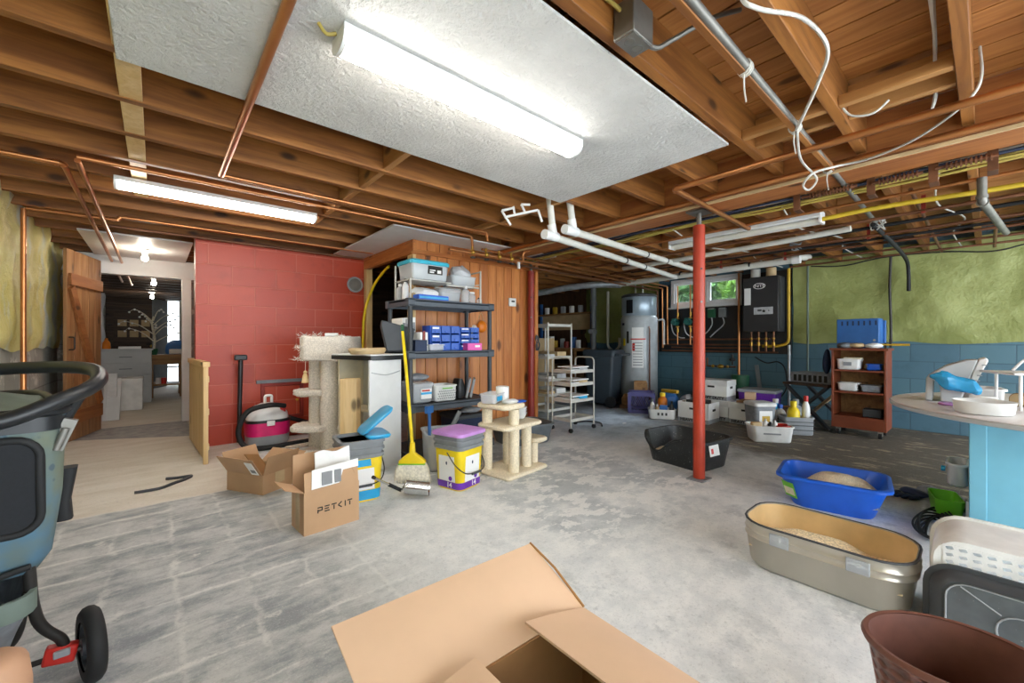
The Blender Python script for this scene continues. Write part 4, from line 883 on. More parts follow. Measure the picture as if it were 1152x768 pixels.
def pail(label, loc, rz, lidmat, art, openlid=False):
    o = thing('litter_pail', label, 'pail', loc, rz)
    sq = lambda s, z, r=.045: rrect(s,s,r,z)
    MB().loft([sq(.225,0),sq(.24,.012),sq(.265,.285),sq(.265,.29)]).build('body','yellow', o, smooth=50)
    MB().loft([sq(.268,.285),sq(.285,.29),sq(.285,.312),sq(.270,.314),sq(.272,.335),sq(.292,.337),sq(.292,.352),sq(.278,.354),sq(.280,.385)]).build('collar','mid_grey', o, smooth=30)
    if openlid:
        MB().loft([sq(.296,.385),sq(.296,.405),sq(.25,.405),sq(.24,.36),sq(.1,.355)]).build('rim','mid_grey', o, smooth=40)
        l = MB().loft([rrect(.27,.15,.04,0),rrect(.285,.165,.05,.012),rrect(.27,.15,.05,.024)]).build('lid','sky_plastic', o, smooth=40); l.location = (.11,.0,.405); l.rotation_euler = (0,0,R(90))
        l2 = MB().loft([rrect(.26,.20,.05,0),rrect(.27,.21,.05,.010),rrect(.25,.19,.05,.018)]).build('lid_flap','sky_plastic', o, smooth=40); l2.location = (.12,.02,.50); l2.rotation_euler = (R(0),R(-38),R(0))
    else:
        MB().loft([sq(.300,.383),sq(.304,.392),sq(.300,.404),sq(.26,.412),sq(.1,.414)]).build('lid',lidmat, o, smooth=50)
    for f, (m, z0, z1, wd) in enumerate(art):
        s0 = .24+.025*(z0-.012)/.273+.0025; s1 = .24+.025*(z1-.012)/.273+.0025
        if wd >= 1: MB().loft([sq(s0,z0),sq(s1,z1)],False,False).build('art_band', m, o, smooth=50)
        else:
            for rot in (0,-PI/2):
                b = MB().add([(-wd*s0*.5,-s0/2-.001,z0),(wd*s0*.5,-s0/2-.001,z0),(wd*s1*.45,-s1/2-.001,z1),(-wd*s1*.45,-s1/2-.001,z1)],[(0,1,2,3)]).build('art_panel', m, o, solid=.0015); b.rotation_euler = (0,0,rot)
    MB().tube(spline([(-.146,-.02,.27),(-.145,-.10,.19),(-.10,-.155,.135),(0,-.165,.12),(.10,-.155,.135),(.145,-.10,.19),(.146,-.02,.27)]),.004).build('bail_handle','black_plastic', o)
    MB().box((0,-.168,.12),(.1,.014,.016)).build('grip','dark_grey', o, bevel=.004)
    return o
p1_ = pail('yellow square litter pail with a lilac lid beside the small cat tree',(1.685,2.54,0),14,'lilac',[('purple',.0125,.06,1),('paper',.062,.24,.62)])
for rot in (0,-PI/2):
    e = MB().lathe([(.001,0),(.014,.001),(.014,.003),(.001,.004)],(0,0,0),14,.5,1).build('drop_mark','navy', p1_); e.rotation_euler = (PI/2,0,rot); e.location = (0,-.1285,.19) if rot == 0 else (-.1285,0,.19)
    e = MB().lathe([(.001,0),(.016,.001),(.016,.003),(.001,.004)],(0,0,0),14).build('seal','purple', p1_); e.rotation_euler = (PI/2,0,rot); e.location = (.035,-.127,.085) if rot == 0 else (-.127,-.035,.085)
    lettering('14', .05, 'paper', p1_, (.02,-.1235,.036) if rot == 0 else (-.1235,-.02,.036), (PI/2,0,rot), bold=.001)
p2_ = pail('yellow and blue litter pail with its blue lid flipped open',(1.04,2.79,0),-8,'sky_plastic',[('sky_plastic',.0125,.075,1),('paper',.08,.22,.6),('sky_plastic',.235,.28,.4)],True)

# litter scoop, broom
sc_ = thing('litter_scoop','long handled metal litter scoop leaning toward the blue lidded pail','scoop',(0,0,0))
a, b, d = Vector((1.25,2.57,.05)), Vector((1.135,2.52,.13)), Vector((1.02,2.47,.21))
MB().cyl(b,d,.008).build('shaft','chrome', sc_); MB().cyl(a+(b-a)*.1,b,.012).build('grip','black_rubber', sc_); MB().cyl(d,d+(d-b)*.12,.011).build('end_cap','black_rubber', sc_)
pan = MB(); e = Vector((.80,-.60,0)).normalized(); g_ = Vector((.55,.80,0)).normalized()
pan.grid(lambda u,v: tuple(a+e*(.02+.16*u)+g_*(v-.5)*.15+Vector((0,0,.02*(1-u)-.035+.06*abs(2*v-1)**3+.0*u))), 8, 8)
pan.build('pan','chrome', sc_, smooth=60, solid=.003)
sf = MB(); p = a+e*.0; 
for k in range(5): sf.bar(p+g_*(-.06+.03*k)+Vector((0,0,.012)), p+g_*(-.06+.03*k)+e*.02+Vector((0,0,.03)), .010,.006)
sf.build('comb','chrome', sc_)
br = thing('broom','yellow broom with white bristles leaning on the black shelf unit','broom',(1.445,2.80,0),-40)
MB().loft([rrect(.27,.035,.015,.02),rrect(.25,.05,.02,.10),rrect(.19,.045,.02,.165)]).build('bristles','straw', br, smooth=40)
bs = MB(); rnd = random.Random(8)
for k in range(110):
    t_ = rnd.uniform(-1,1); y = rnd.uniform(-.02,.02); bs.tube([(.09*t_,y,.15),(.14*t_+rnd.uniform(-.008,.008),y*1.3,.0)],.0022,4)
bs.build('bristle_tips','straw', br)
MB().loft([rrect(.20,.052,.02,.145),rrect(.20,.056,.02,.165),rrect(.13,.05,.02,.195),rrect(.045,.04,.015,.225),rrect(.036,.036,.016,.30)]).build('head','yellow', br, smooth=50)
MB().bx(-.10,-.028,.14,.10,.028,.148).build('head_band','green_plastic', br)
hd_ = Matrix.Rotation(R(40),4,'Z') @ Vector((1.575-1.445, 3.235-2.80, 0))
MB().tube([(0,0,.27),(hd_.x*.55,hd_.y*.55,.80),(hd_.x*.97,hd_.y*.97,1.14)],.0125,10).build('handle','yellow', br); MB().tube([(hd_.x*.965,hd_.y*.965,1.135),(hd_.x,hd_.y,1.19)],.0135,10).build('handle_cap','dark_green', br)

# white cabinet with black curved top beside the shelf
wc = thing('white_cabinet','narrow white cabinet end with a black edged curved top behind the broom','cabinet',(1.375,3.50,0),17)
MB().bx(-.165,-.245,0,.165,-.225,.90).build('end_panel','white_paint', wc, bevel=.003); MB().bx(.145,-.225,.0,.165,.25,.90).build('side_panel','white_paint', wc, bevel=.003); MB().bx(-.03,-.225,.45,.145,.23,.47).bx(-.10,.23,0,.145,.25,.9).build('shelf','cream', wc)
top_poly = [(-.15,-.235),(-.11,-.262),(.0,-.275),(.18,-.262),(.185,.27),(-.15,.27)]
MB().prism(top_poly,.90,.945).build('top','white_plastic', wc, bevel=.004); MB().prism([(x*1.015,y*1.015) for x,y in top_poly],.897,.935).build('top_edge','black_plastic', wc, bevel=.004)
MB().tube(spline([(-.15,-.25,.80),(0,-.252,.775),(.15,-.25,.80)]),.004).build('scuff','grey_paint', wc)
tag(place(MB().loft([rrect(.30,.17,.08,0),rrect(.34,.2,.09,.03),rrect(.33,.19,.09,.05),rrect(.29,.15,.07,.03),rrect(.1,.06,.02,.026)]).build('tan_tray','tan',smooth=50),(1.345,3.40,.946),25), 'tan curved tray on the black edged cabinet top', 'tray')
for k, (x, lab) in enumerate(((.0,'front pale board leaning behind the cat tree'),(.07,'second pale board leaning behind the cat tree'))):
    o = thing('plank_board', lab, 'board', (1.205+.8*x,3.44+.06*k,0),-20)
    m = MB().bx(-.07,-.012,.18,.06,.012,.74).build('board','pale_z', o, bevel=.003); MB().bx(-.03,-.009,0,.05,.009,.18).build('foot','pale_z', o); o.rotation_euler = (R(-3),0,R(-20))

# ------------------------------------------------------------------ black shelf unit and what stands on it
sh_ = thing('shelf_unit','dark grey four tier plastic shelf unit against the pine wall','shelf unit',(2.13,3.52,0))
SX, SY = .47, .235
for z in (.0,.42,.895,1.36):
    s = MB().bx(-SX,-SY,z+.045,SX,SY,z+.06).build('shelf','shelf_grey', sh_)
    lip = MB().frame((0,0,0),.94,.47,.022,.001)
    m = MB()
    for a in ((-SX,-SY,SX,-SY+.02),(-SX,SY-.02,SX,SY),(-SX,-SY+.02,-SX+.02,SY-.02),(SX-.02,-SY+.02,SX,SY-.02)): m.bx(a[0],a[1],z+.005,a[2],a[3],z+.068)
    m.bx(-SX-.004,-SY-.004,z+.054,SX+.004,-SY,z+.066); m.bx(-SX-.004,-SY-.004,z+.004,SX+.004,-SY,z+.014)
    for k in range(1,5): m.bx(-SX+.02,-SY+.094*k-.004,z+.012,SX-.02,-SY+.094*k+.004,z+.045)
    m.build('shelf_rim','shelf_grey', s, bevel=.002)
    for sx in (-1,1):
        for sy in (-1,1): MB().bx(sx*SX-(.03 if sx > 0 else -.03)-.034,sy*SY-(.03 if sy > 0 else -.03)-.034,z,sx*SX-(.03 if sx > 0 else -.03)+.034,sy*SY-(.03 if sy > 0 else -.03)+.034,z+.072).build('corner_socket','shelf_grey', s, bevel=.004)
for sx in (-1,1):
    for sy in (-1,1): MB().cyl((sx*.44,sy*.205,.07),(sx*.44,sy*.205,1.36),.022,n=14).build('post','dark_grey', sh_, smooth=60)
P = lambda x, y, z: (2.13+x, 3.52+y, z)       # a point on the unit
Z3, Z2, Z1 = 1.429, .964, .489
# small white rack on the top shelf
rk = thing('wire_rack','small white metal rack standing on top of the shelf unit','rack',P(-.02,-.03,Z3))
for x in (-.40,.37):
    for y in (-.14,.16): MB().cyl((x,y,0),(x,y,.33 if x > 0 or y > 0 else .185),.009,n=8).build('leg','wire_white', rk)
MB().bx(-.41,-.15,.17,.02,.17,.18).build('shelf','wire_white', rk, bevel=.002); r2 = MB().bx(.0,-.10,.155,.38,-.085,.17).bx(.0,.12,.155,.38,.135,.17)
r2.bx(.30,-.10,.155,.32,.13,.165).build('rail','wire_white', rk)
MB().cyl((.37,-.14,.32),(.37,.16,.32),.007).cyl((.37,.16,.32),(.1,.16,.28),.004).cyl((.37,-.14,.19),(.1,.16,.17),.004).build('cross_bar','wire_white', rk)
def box_tote(name, label, loc, rz, L, W, H, bodymat, lidmat, base=.9, lidh=.03, cat='tote'):
    o = thing(name, label, cat, loc, rz)
    tub(MB(),L,W,H,base,.03,.003,.006,.012).build('body',bodymat, o, smooth=50)
    if lidmat: MB().loft([rrect(L+.004,W+.004,.035,H-.012),rrect(L+.012,W+.012,.04,H-.01),rrect(L+.012,W+.012,.04,H+lidh*.6),rrect(L-.02,W-.02,.035,H+lidh),rrect(L-.06,W-.06,.03,H+lidh*.8)]).build('lid',lidmat, o, smooth=40)
    return o
tt = box_tote('lidded_tote','clear tote with a turquoise lid and black label on the small white rack',P(-.21,-.02,Z3+.183),0,.40,.30,.155,'lid_film','teal_lid')
MB().bx(-.03,-.1455,.06,.12,-.139,.135).build('label','ink', tt); MB().bx(-.015,-.1475,.09,.045,-.145,.10).bx(-.015,-.1475,.07,.03,-.145,.083).bx(.065,-.1475,.07,.105,-.145,.10).build('label_print','paper', tt)
MB().loft([rrect(.33,.24,.03,.01),rrect(.345,.25,.03,.11)]).build('contents','paper', tt)
def crumple(name, label, loc, d, mat, seed, cat='bag', amp=.16):
    mb = MB().sphere((0,0,d[2]/2),.5,18,(d[0],d[1],d[2]))
    for v in mb.bm.verts: v.co += Vector(noise.noise_vector(v.co*14+Vector((seed,0,0))))*min(d)*amp; v.co.z = max(v.co.z,.0)
    o = tag(mb.build(name, mat, smooth=25), label, cat); o.location = loc; return o
b2 = box_tote('clear_bin','clear bin holding grey plastic bags on the small white rack',P(.20,-.0,Z3+.172),0,.30,.24,.10,'lid_film',None)
crumple('plastic_bag','crumpled grey plastic bag in the clear bin on the rack',P(.21,.0,Z3+.19),(.24,.19,.20),'bag_grey',3)
b3 = box_tote('clear_bin','cloudy lidded bin under the rack on the top shelf',P(.05,.02,Z3),5,.26,.24,.11,'lid_film','lid_film')
crumple('plastic_bag','white plastic bag slumped under the rack on the top shelf',P(-.17,.02,Z3),(.32,.22,.14),'paper',5)
MBX = MB().bx(-.16,-.05,0,.16,.05,.045).build('flat_box','royal_blue',bevel=.003); tag(place(MBX,P(-.20,-.15,Z3),2), 'flat blue and white box at the front of the top shelf', 'box'); MB().bx(-.15,-.0515,.012,.15,-.0495,.03).build('print_band','sky_plastic', MBX)
def bottle(name, label, loc, r, h, mat, capmat, cat='bottle', neck=.4, rz=0):
    o = thing(name, label, cat, loc, rz)
    MB().lathe([(r*.9,0),(r,.01),(r,h*.66),(r*.8,h*.76),(r*neck,h*.82),(r*neck,h*.86)],n=18).build('body',mat, o, smooth=50)
    MB().lathe([(r*neck*1.15,h*.85),(r*neck*1.15,h*.985),(r*neck,h),(.001,h)],n=14).build('cap',capmat, o, smooth=40)
    return o
bottle('clear_bottle','tall clear bottle on the top shelf under the rack end',P(.20,-.12,Z3),.045,.17,'lid_film','white_plastic'); bottle('clear_bottle','squat clear jar bottle on the top shelf, next to the tall one',P(.29,-.10,Z3),.04,.12,'lid_film','white_plastic',neck=.7)
bottle('clear_bottle','small dark capped bottle at the end of the top shelf',P(.385,-.10,Z3),.03,.07,'lid_film','black_plastic')
bottle('clear_bottle','slim white spray bottle at the near corner of the top shelf',P(-.41,-.05,Z3),.03,.19,'white_plastic','black_plastic'); bottle('clear_bottle','grey bottle behind the spray bottle on the top shelf',P(-.40,.08,Z3),.035,.16,'bag_grey','white_plastic')
tag(place(MB().lathe([(.02,0),(.026,.03),(.022,.07),(.002,.08)]).build('tan_jar','tan',smooth=50),P(-.31,-.02,Z3)), 'tan jar beside the rack leg on the top shelf', 'jar')
# blue drawers, books and boxes on the second shelf
def drawers(label, loc, cols, rows, L, H, lab):
    o = thing('drawer_cabinet', label, 'drawer cabinet', loc); W = .15; w = L/cols; h = H/rows
    m = MB().bx(-L/2,-W/2,0,L/2,W/2,.006).bx(-L/2,-W/2,H-.006,L/2,W/2,H).bx(-L/2,W/2-.006,0,L/2,W/2,H)
    for c in range(cols+1): m.bx(-L/2+c*w-.003,-W/2,0,-L/2+c*w+.003,W/2,H)
    m.build('case','royal_blue', o)
    for c in range(cols):
        for r in range(rows):
            d = MB().bx(-L/2+c*w+.006,-W/2-.012,r*h+.008,-L/2+(c+1)*w-.006,-W/2-.004,(r+1)*h-.006).build('drawer','blue_plastic', o, bevel=.002)
            MB().bx(-L/2+(c+.5)*w-.012,-W/2-.024,r*h+.02,-L/2+(c+.5)*w+.012,-W/2-.012,r*h+.028).build('pull','royal_blue', d)
            if lab and c == 0: MB().bx(-L/2+c*w+.016,-W/2-.0135,r*h+h*.6,-L/2+(c+1)*w-.02,-W/2-.0118,r*h+h*.82).build('label','paper', d)
    return o
drawers('blue plastic drawer cabinet on the second shelf, beside the upright books',P(-.04,-.06,Z2),3,3,.32,.235,True); drawers('blue plastic drawer cabinet on the second shelf, behind the pink box',P(.24,-.06,Z2),2,4,.23,.225,True)
pk = tag(place(MB().bx(-.085,-.045,0,.085,.045,.07).build('small_box','hot_pink',bevel=.004),P(.24,-.185,Z2)), 'small pink box at the front of the second shelf', 'box'); MB().bx(.0,-.0465,.03,.06,-.0445,.05).build('label','paper', pk)
for k, (x, w, h, m, lab) in enumerate(((-.425,.035,.30,'paper','tall white binder standing by the post of the second shelf'),(-.385,.03,.29,'bag_grey','grey binder standing second from the post of the second shelf'),(-.335,.05,.31,'paper','thick white binder standing third from the post of the second shelf'))):
    o = tag(place(MB().bx(-w/2,-.10,0,w/2,.12,h).build('binder',m,bevel=.003),P(x,.045,Z2)), lab, 'binder'); MB().bx(-w/2+.005,-.1015,h*.6,w/2-.005,-.0995,h*.85).build('spine_label','grey_ink', o)
for k, (x, m, h, lab) in enumerate(((-.33,'paper',.17,'white paperback book upright in front of the binders'),(-.30,'dark_red_paint',.18,'red book upright in front of the binders'),(-.275,'paper',.17,'cream book beside the red book on the second shelf'))):
    tag(place(MB().bx(-.012,-.06,0,.012,.06,h).build('book',m,bevel=.002),P(x,-.14,Z2+.0)), lab, 'book')
wd_ = tag(place(MB().prism([(-.12,0),(.10,0),(.14,.20),(-.16,.27),(-.17,.22)],-.02,.02,Matrix.Rotation(PI/2,4,'X')).build('folded_bag','dark_grey',bevel=.008),P(-.49,-.10,Z2+.0),-5), 'dark folded pouch at the near corner of the second shelf', 'pouch')
tag(place(MB().bx(-.06,-.03,0,.06,.03,.10).build('patterned_box','navy',bevel=.003),P(-.345,-.20,Z2),0), 'dark blue patterned box beside the shelf post', 'box')
tag(place(tub(MB(),.18,.10,.06,.85,.02).build('clear_tub','frost',smooth=50),P(-.18,-.18,Z2)), 'shallow clear tub in front of the blue drawers', 'tub')
tag(place(MB().loft([[(x*k,z_,y*k+.13) for x,y,_ in rrect(.22,.26,.09)] for z_,k in ((-.008,1),(.008,1))]).build('white_paddle','white_plastic',bevel=.003),P(.42,.03,Z2),40), 'white rounded board standing at the far end of the second shelf', 'board')
# third shelf
bq = box_tote('lidded_tote','clear tote with a blue and white label on the third shelf',P(-.29,-.035,Z1),0,.22,.28,.16,'lid_film','lid_film'); MB().bx(-.03,-.142,.04,.08,-.136,.13).build('label','paper', bq); MB().bx(-.03,-.1435,.08,.08,-.1415,.10).build('label_band','sky_plastic', bq); MB().bx(-.02,-.1435,.107,.06,-.1415,.122).build('label_title','bright_red', bq)
crumple('folded_cloth','grey folded cloth lying on the labelled tote',P(-.29,-.035,Z1+.192),(.24,.2,.07),'cloth_grey',8,'cloth',.12)
wb2 = thing('lattice_basket','white lattice basket with a green band on the third shelf','basket',P(-.06,-.08,Z1)); tub(MB(),.26,.24,.15,.88,.03).build('body','white_plastic', wb2, smooth=50)
hl = MB()
for i in range(9):
    for j in range(4): hl.box((-.09+.0225*i+(.011 if j%2 else 0),-.1095-.011*(j/4),.03+.022*j),(.014,.003,.007),(0,.6,0))
hl.build('lattice_slots','mid_grey', wb2); MB().bx(-.05,-.1235,.118,.06,-.119,.128).build('green_band','green_plastic', wb2)
tag(place(MB().loft([rrect(.10,.12,.03,0),rrect(.12,.14,.03,.06),rrect(.10,.12,.03,.12),rrect(.05,.1,.02,.19)]).build('black_kit','black_plastic',smooth=50),P(.17,-.04,Z1),10), 'black appliance at the far end of the third shelf', 'appliance')
for k, lab in enumerate(('grey folder leaning at the far end of the third shelf, nearest the black appliance','grey folder leaning last on the third shelf')):
    o = place(MB().bx(-.012,-.10,0,.012,.10,.19).build('folder','grey_plastic',bevel=.002),P(.27+.05*k,-.04,Z1)); o.rotation_euler = (0,R(12),R(-35)); tag(o, lab, 'folder')
# bottom shelf
ob = thing('storage_tub','large cloudy open storage tub on the floor under the shelf unit','tub',(1.84,3.03,0),-20); tub(MB(),.32,.40,.30,.85,.04,.004,.012,.015).build('body','frost', ob, smooth=50)
tag(place(MB().loft([rrect(.22,.26,.04,0),rrect(.24,.28,.04,.09),rrect(.16,.2,.04,.13)]).build('folded_towel','cream',smooth=50),(1.84,3.02,.012),-20), 'cream towel folded in the cloudy storage tub', 'towel')
tag(place(MB().tube([(0,0,.02),(.02,.02,.34)],.014,8).bx(-.03,.0,.30,.05,.03,.36).build('blue_brush','tool_blue'),(1.76,3.10,.14),20), 'blue handled brush standing in the cloudy storage tub', 'brush')
tag(place(MB().tube([(0,0,.0),(.10,-.12,.30)],.02,8).build('grey_tube','mid_grey'),(1.88,3.10,.14),20), 'grey tube leaning in the cloudy storage tub', 'tube')
dk_ = box_tote('lidded_tote','dark blue tote on the bottom shelf behind the yellow pail',P(.22,-.05,.071),0,.36,.34,.24,'navy','dark_grey'); crumple('folded_cloth','pale cloth draped on the dark blue tote',P(.24,-.16,.345),(.24,.16,.06),'cloth_grey',2,'cloth')
# grey bin behind the small cat tree
gb = thing('litter_tray','grey litter tray with cut corners behind the small cat tree','tray',(2.93,3.22,0),-10); tub(MB(),.62,.46,.20,.82,.10,.005,.014,.014).build('body','grey_lid', gb, smooth=50)
MB().loft([rrect(.48,.34,.08,.008),rrect(.5,.36,.08,.035),rrect(.3,.2,.06,.05)]).build('litter','pale_sand', gb, smooth=60)
# wall thermostat and mask on the pine wall
th = thing('thermostat','white square thermostat on the pine wall','thermostat',(3.30,3.815,1.53)); MB().bx(-.055,-.02,-.05,.055,0,.05).build('case','white_plastic', th, bevel=.004); MB().bx(-.02,-.022,.0,.03,-.019,.02).build('display','ink', th)
ms = thing('dust_mask','orange dust mask hanging on the pine wall beyond the shelf','mask',(2.83,3.815,1.22)); MB().sphere((0,-.02,0),.07,16,(.9,.55,1)).build('cup','orange', ms, smooth=70); MB().tube(spline([(-.05,0,.03),(0,-.005,.16),(.05,0,.03)]),.003).build('strap','tan', ms)
# yellow hose at the closet opening and small copper stubs inside
pipe('yellow_hose','yellow hose hanging down the stud of the closet opening', spline([(2.07,4.60,1.93),(2.06,4.78,1.86),(2.01,4.93,1.70),(1.94,5.0,1.4),(1.925,5.02,1.0),(1.925,5.03,.45),(1.93,5.0,.02)]), .016, 'yellow', 'hose')
cpipe('copper stub pipe inside the closet opening', [(2.3,4.3,2.15),(2.3,4.3,1.84),(2.3,4.75,1.80)], .013)
# ------------------------------------------------------------------ boiler wall
bb = thing('backing_board','black painted board carrying the boiler pipes below the window','board',(6.755,0,0))
MB().bx(-.035,1.80,.87,.02,3.79,1.60).bx(-.035,1.80,1.60,.02,2.43,2.06).bx(-.035,3.63,1.60,.02,3.79,2.02).build('board','black_plastic', bb)
bo = thing('wall_boiler','black wall hung boiler with an oval badge and grey control plate','boiler',(6.585,2.09,1.19))
MB().bx(-.16,-.225,0,.125,.225,.77).build('case','boiler_black', bo, bevel=.008)
MB().bx(-.10,-.228,.04,.10,-.224,.74).build('side_panel','dark_grey', bo)
bdg = MB().lathe([(.075,0),(.078,.003),(.072,.006),(.066,.004),(.002,.004)],(0,0,0),28,1,.55).build('badge','paper', bo, M=Matrix.Translation((-.161,.01,.64)) @ Matrix(((0,0,-1,0),(-1,0,0,0),(0,1,0,0),(0,0,0,1))))
MB().lathe([(.066,.0042),(.064,.0055),(.002,.0056)],(0,0,0),28,1,.52).build('badge_field','ink', bdg)
lettering('NTI', .055, 'paper', bo, (-.1675,.01,.64), (PI/2,0,-PI/2), sx=1.3, bold=.001)
cpn = MB().bx(-.165,-.16,.24,-.16,.08,.34).build('control_plate','bag_grey', bo, bevel=.002)
MB().cyl((-.175,-.05,.285),(-.164,-.05,.285),.018).build('dial','ink', cpn); MB().bx(-.168,-.02,.285,-.164,.03,.31).build('display','dark_grey', cpn); MB().cyl((-.17,-.11,.29),(-.164,-.11,.29),.008).build('button','ink', cpn)
MB().bx(-.163,.12,.38,-.16,.205,.62).build('data_label','paper', bo)
for k, (y, m) in enumerate(((.11,'pvc'),(-.09,'tan'))): MB().cyl((0,y,.77),(0,y,.90),.062).cyl((0,y,.765),(0,y,.79),.07).build('flue',m, bo, smooth=60)
for k in range(4):
    y = .15-.095*k; f = MB().cyl((-.05,y,-.28),(-.05,y,0),.014).build('stub_pipe','copper_dull', bo); MB().sphere((-.05,y,-.10),.022,10).cyl((-.05,y,-.20),(-.05,y,-.15),.02).build('union','brass', f)
pipe('gas_line','gold gas pipe bending down beside the black boiler', arc([(6.63,1.80,2.06),(6.63,1.80,1.02),(6.61,1.95,.98),(6.60,2.12,.985)],.07), .02, 'mustard', 'pipe')
pipe('conduit','grey conduit running from the gas pipe down to the floor', [(6.70,1.815,1.0),(6.70,1.815,.0)], .018, 'bag_grey', 'pipe')
pipe('power_cable','black cord drooping across the blue wall under the boiler', spline([(6.71,2.25,.82),(6.70,2.1,.74),(6.70,1.95,.76),(6.69,1.86,.66),(6.68,1.84,.4),(6.66,1.95,.22),(6.62,2.1,.15)]), .009, 'black_rubber', 'cord')
for k, (z, y0, y1, lab) in enumerate(((1.085,2.05,3.66,'top one'),(1.0,1.95,3.70,'second one'),(.95,2.3,3.55,'third one'),(.895,1.95,3.72,'bottom one'))):
    cpipe('level copper pipe along the foot of the black board, '+lab, [(6.70,y0,z),(6.70,y1,z)], .012, 'copper_dull')
for k, (y, lab) in enumerate(((3.43,'green circulator pump on the black board, nearer the water heater'),(3.21,'green circulator pump on the black board, nearer the red post'))):
    o = thing('circulator_pump', lab, 'pump', (6.66,y,1.37))
    MB().cyl((-.08,.015,0),(.02,.015,0),.05).cyl((-.11,.015,0),(-.08,.015,0),.038).build('motor','green_pump', o, smooth=50); MB().box((-.02,.03,.045),(.08,.07,.045)).build('terminal_box','green_pump', o, bevel=.004)
    MB().cyl((.02,0,-.37),(.02,0,-.07),.012).cyl((.02,0,.07),(.02,0,.62),.012).build('riser_pipe','copper', o)
    for z in (-.07,.07): MB().cyl((.02,0,z-.012),(.02,0,z+.012),.03,n=6).cyl((.02,-.004,z*1.9-.03),(.02,-.004,z*1.9+.03),.018).build('flange','brass', o)
    MB().tube(spline([(-.02,.06,.03),(0,.10,-.03),(.02,.07,-.18),(.03,-.03,-.25),(.03,-.12,-.26)]),.009).build('whip','bag_grey', o)
for k, (y, m, lab) in enumerate(((2.87,'dark_green','green relay box on the black board under the window'),(2.70,'mid_grey','grey relay box on the black board under the window'))):
    o = thing('relay_box', lab, 'relay', (6.70,y,1.50)); MB().bx(-.04,-.055,-.07,.018,.055,.07).build('box',m, o, bevel=.004); MB().bx(-.043,-.045,.06,.018,.045,.075).build('lid','grey_plastic', o)
    MB().tube(spline([(-.01,0,-.07),(0,-.01 if k else .0,-.18),(.005,.08 if k == 0 else .12,-.30),(.005,.2,-.38)]),.009).build('whip','bag_grey', o)
cpipe('copper pipe standing between the window and the boiler', [(6.66,2.455,2.08),(6.66,2.455,.42)], .016)
gm = thing('brass_regulator','brass regulator fitting on the blue wall below the black board','regulator',(6.72,2.74,.66)); MB().cyl((0,-.22,0),(0,.22,0),.012).cyl((0,.21,0),(0,.21,.13),.012).build('pipe','copper_dull', gm); MB().sphere((-.01,0,.0),.045,12,(.9,1.2,.8)).sphere((-.01,.12,0),.028,10).sphere((-.01,-.10,.0),.025,10).build('valve','brass', gm); MB().cyl((0,-.17,.03),(0,-.17,.19),.014).sphere((0,-.17,.11),.04,10,(1,1.2,.8)).build('riser','iron', gm)
tag(place(MB().lathe([(.10,0),(.11,.02),(.12,.22),(.115,.23),(.01,.23)],n=22).build('green_drum','dark_green',smooth=50),(6.62,2.42,.32)), 'dark green tub on a stand behind the copper pipe at the blue wall', 'tub')
tag(MB().bx(6.50,2.30,0,6.74,2.56,.318).build('stand','dark_x',bevel=.004), 'low dark stand under the green tub', 'stand')
o = tag(MB().bar((6.74,2.15,.02),(6.74,2.24,.70),.05,.02,(1,0,0)).build('leaning_slat','mid_grey'), 'grey slat leaning on the blue wall under the boiler', 'slat')
# wall cracks and pipe
pipe('wall_conduit','thin dark conduit standing on the green wall beside the boiler', [(6.715,1.60,2.1),(6.715,1.60,.45)], .012, 'olive', 'pipe')
pipe('wall_conduit','dark rusty conduit standing on the green wall behind the brown cart', spline([(6.70,.76,2.08),(6.70,.77,1.7),(6.70,.76,1.3),(6.70,.76,1.0)]), .014, 'iron', 'pipe')
# water heater
wh = thing('water_heater','tall grey heat pump water heater beside the black board','water heater',(6.22,3.88,0))
MB().lathe([(.28,0),(.30,.03),(.30,1.43),(.285,1.47),(.27,1.48),(.002,1.48)],n=36).build('tank','heater_grey', wh, smooth=50)
MB().lathe([(.27,1.48),(.285,1.50),(.285,1.78),(.28,1.79)],n=36).build('jacket','jacket_grey', wh, smooth=50); MB().lathe([(.285,1.79),(.292,1.795),(.292,1.82),(.26,1.845),(.002,1.85)],n=36).build('cap','dark_grey', wh, smooth=50)
def wrap(mb, r, a0, a1, z0, z1, n=8):
    vs = [(r*math.cos(R(a0+(a1-a0)*i/n)), r*math.sin(R(a0+(a1-a0)*i/n)), z) for z in (z0,z1) for i in range(n+1)]
    return mb.add(vs, [(i,i+1,n+2+i,n+1+i) for i in range(n)])
wrap(MB(),.288,168,192,1.52,1.74).build('grille','black_plastic', wh, solid=.004); wrap(MB(),.303,190,226,.62,1.28).build('info_sheet','paper', wh, solid=.002); wrap(MB(),.305,186,232,1.08,1.10).build('red_line','bright_red', wh, solid=.002)
wrap(MB(),.3045,192,200,.90,1.02).build('warning_label','bright_red', wh, solid=.002); wrap(MB(),.303,172,180,1.02,1.22).build('control_panel','ink', wh, solid=.004); wrap(MB(),.303,150,162,1.32,1.36).build('maker_badge','navy', wh, solid=.002); wrap(MB(),.303,156,166,.98,1.10).build('energy_label','yellow', wh, solid=.002)
pl_ = MB()
for k in range(9): wrap(pl_, .3055, 194, 222, .66+.045*k, .672+.045*k)
pl_.build('print_lines','grey_ink', wh, solid=.001)
MB().tube(arc([(-.15,-.29,.10),(-.17,-.30,1.25),(-.12,-.26,1.30)],.03),.012).build('drain_pipe','copper_dull', wh)
for y in (-.07,.07): MB().cyl((.0,y,1.83),(.0,y,2.09),.013).build('riser_pipe','steel', wh)
MB().tube(arc([(.1,-.28,1.4),(.1,-.40,1.42),(.1,-.40,1.0)],.05),.016).build('relief_pipe','bag_grey', wh)
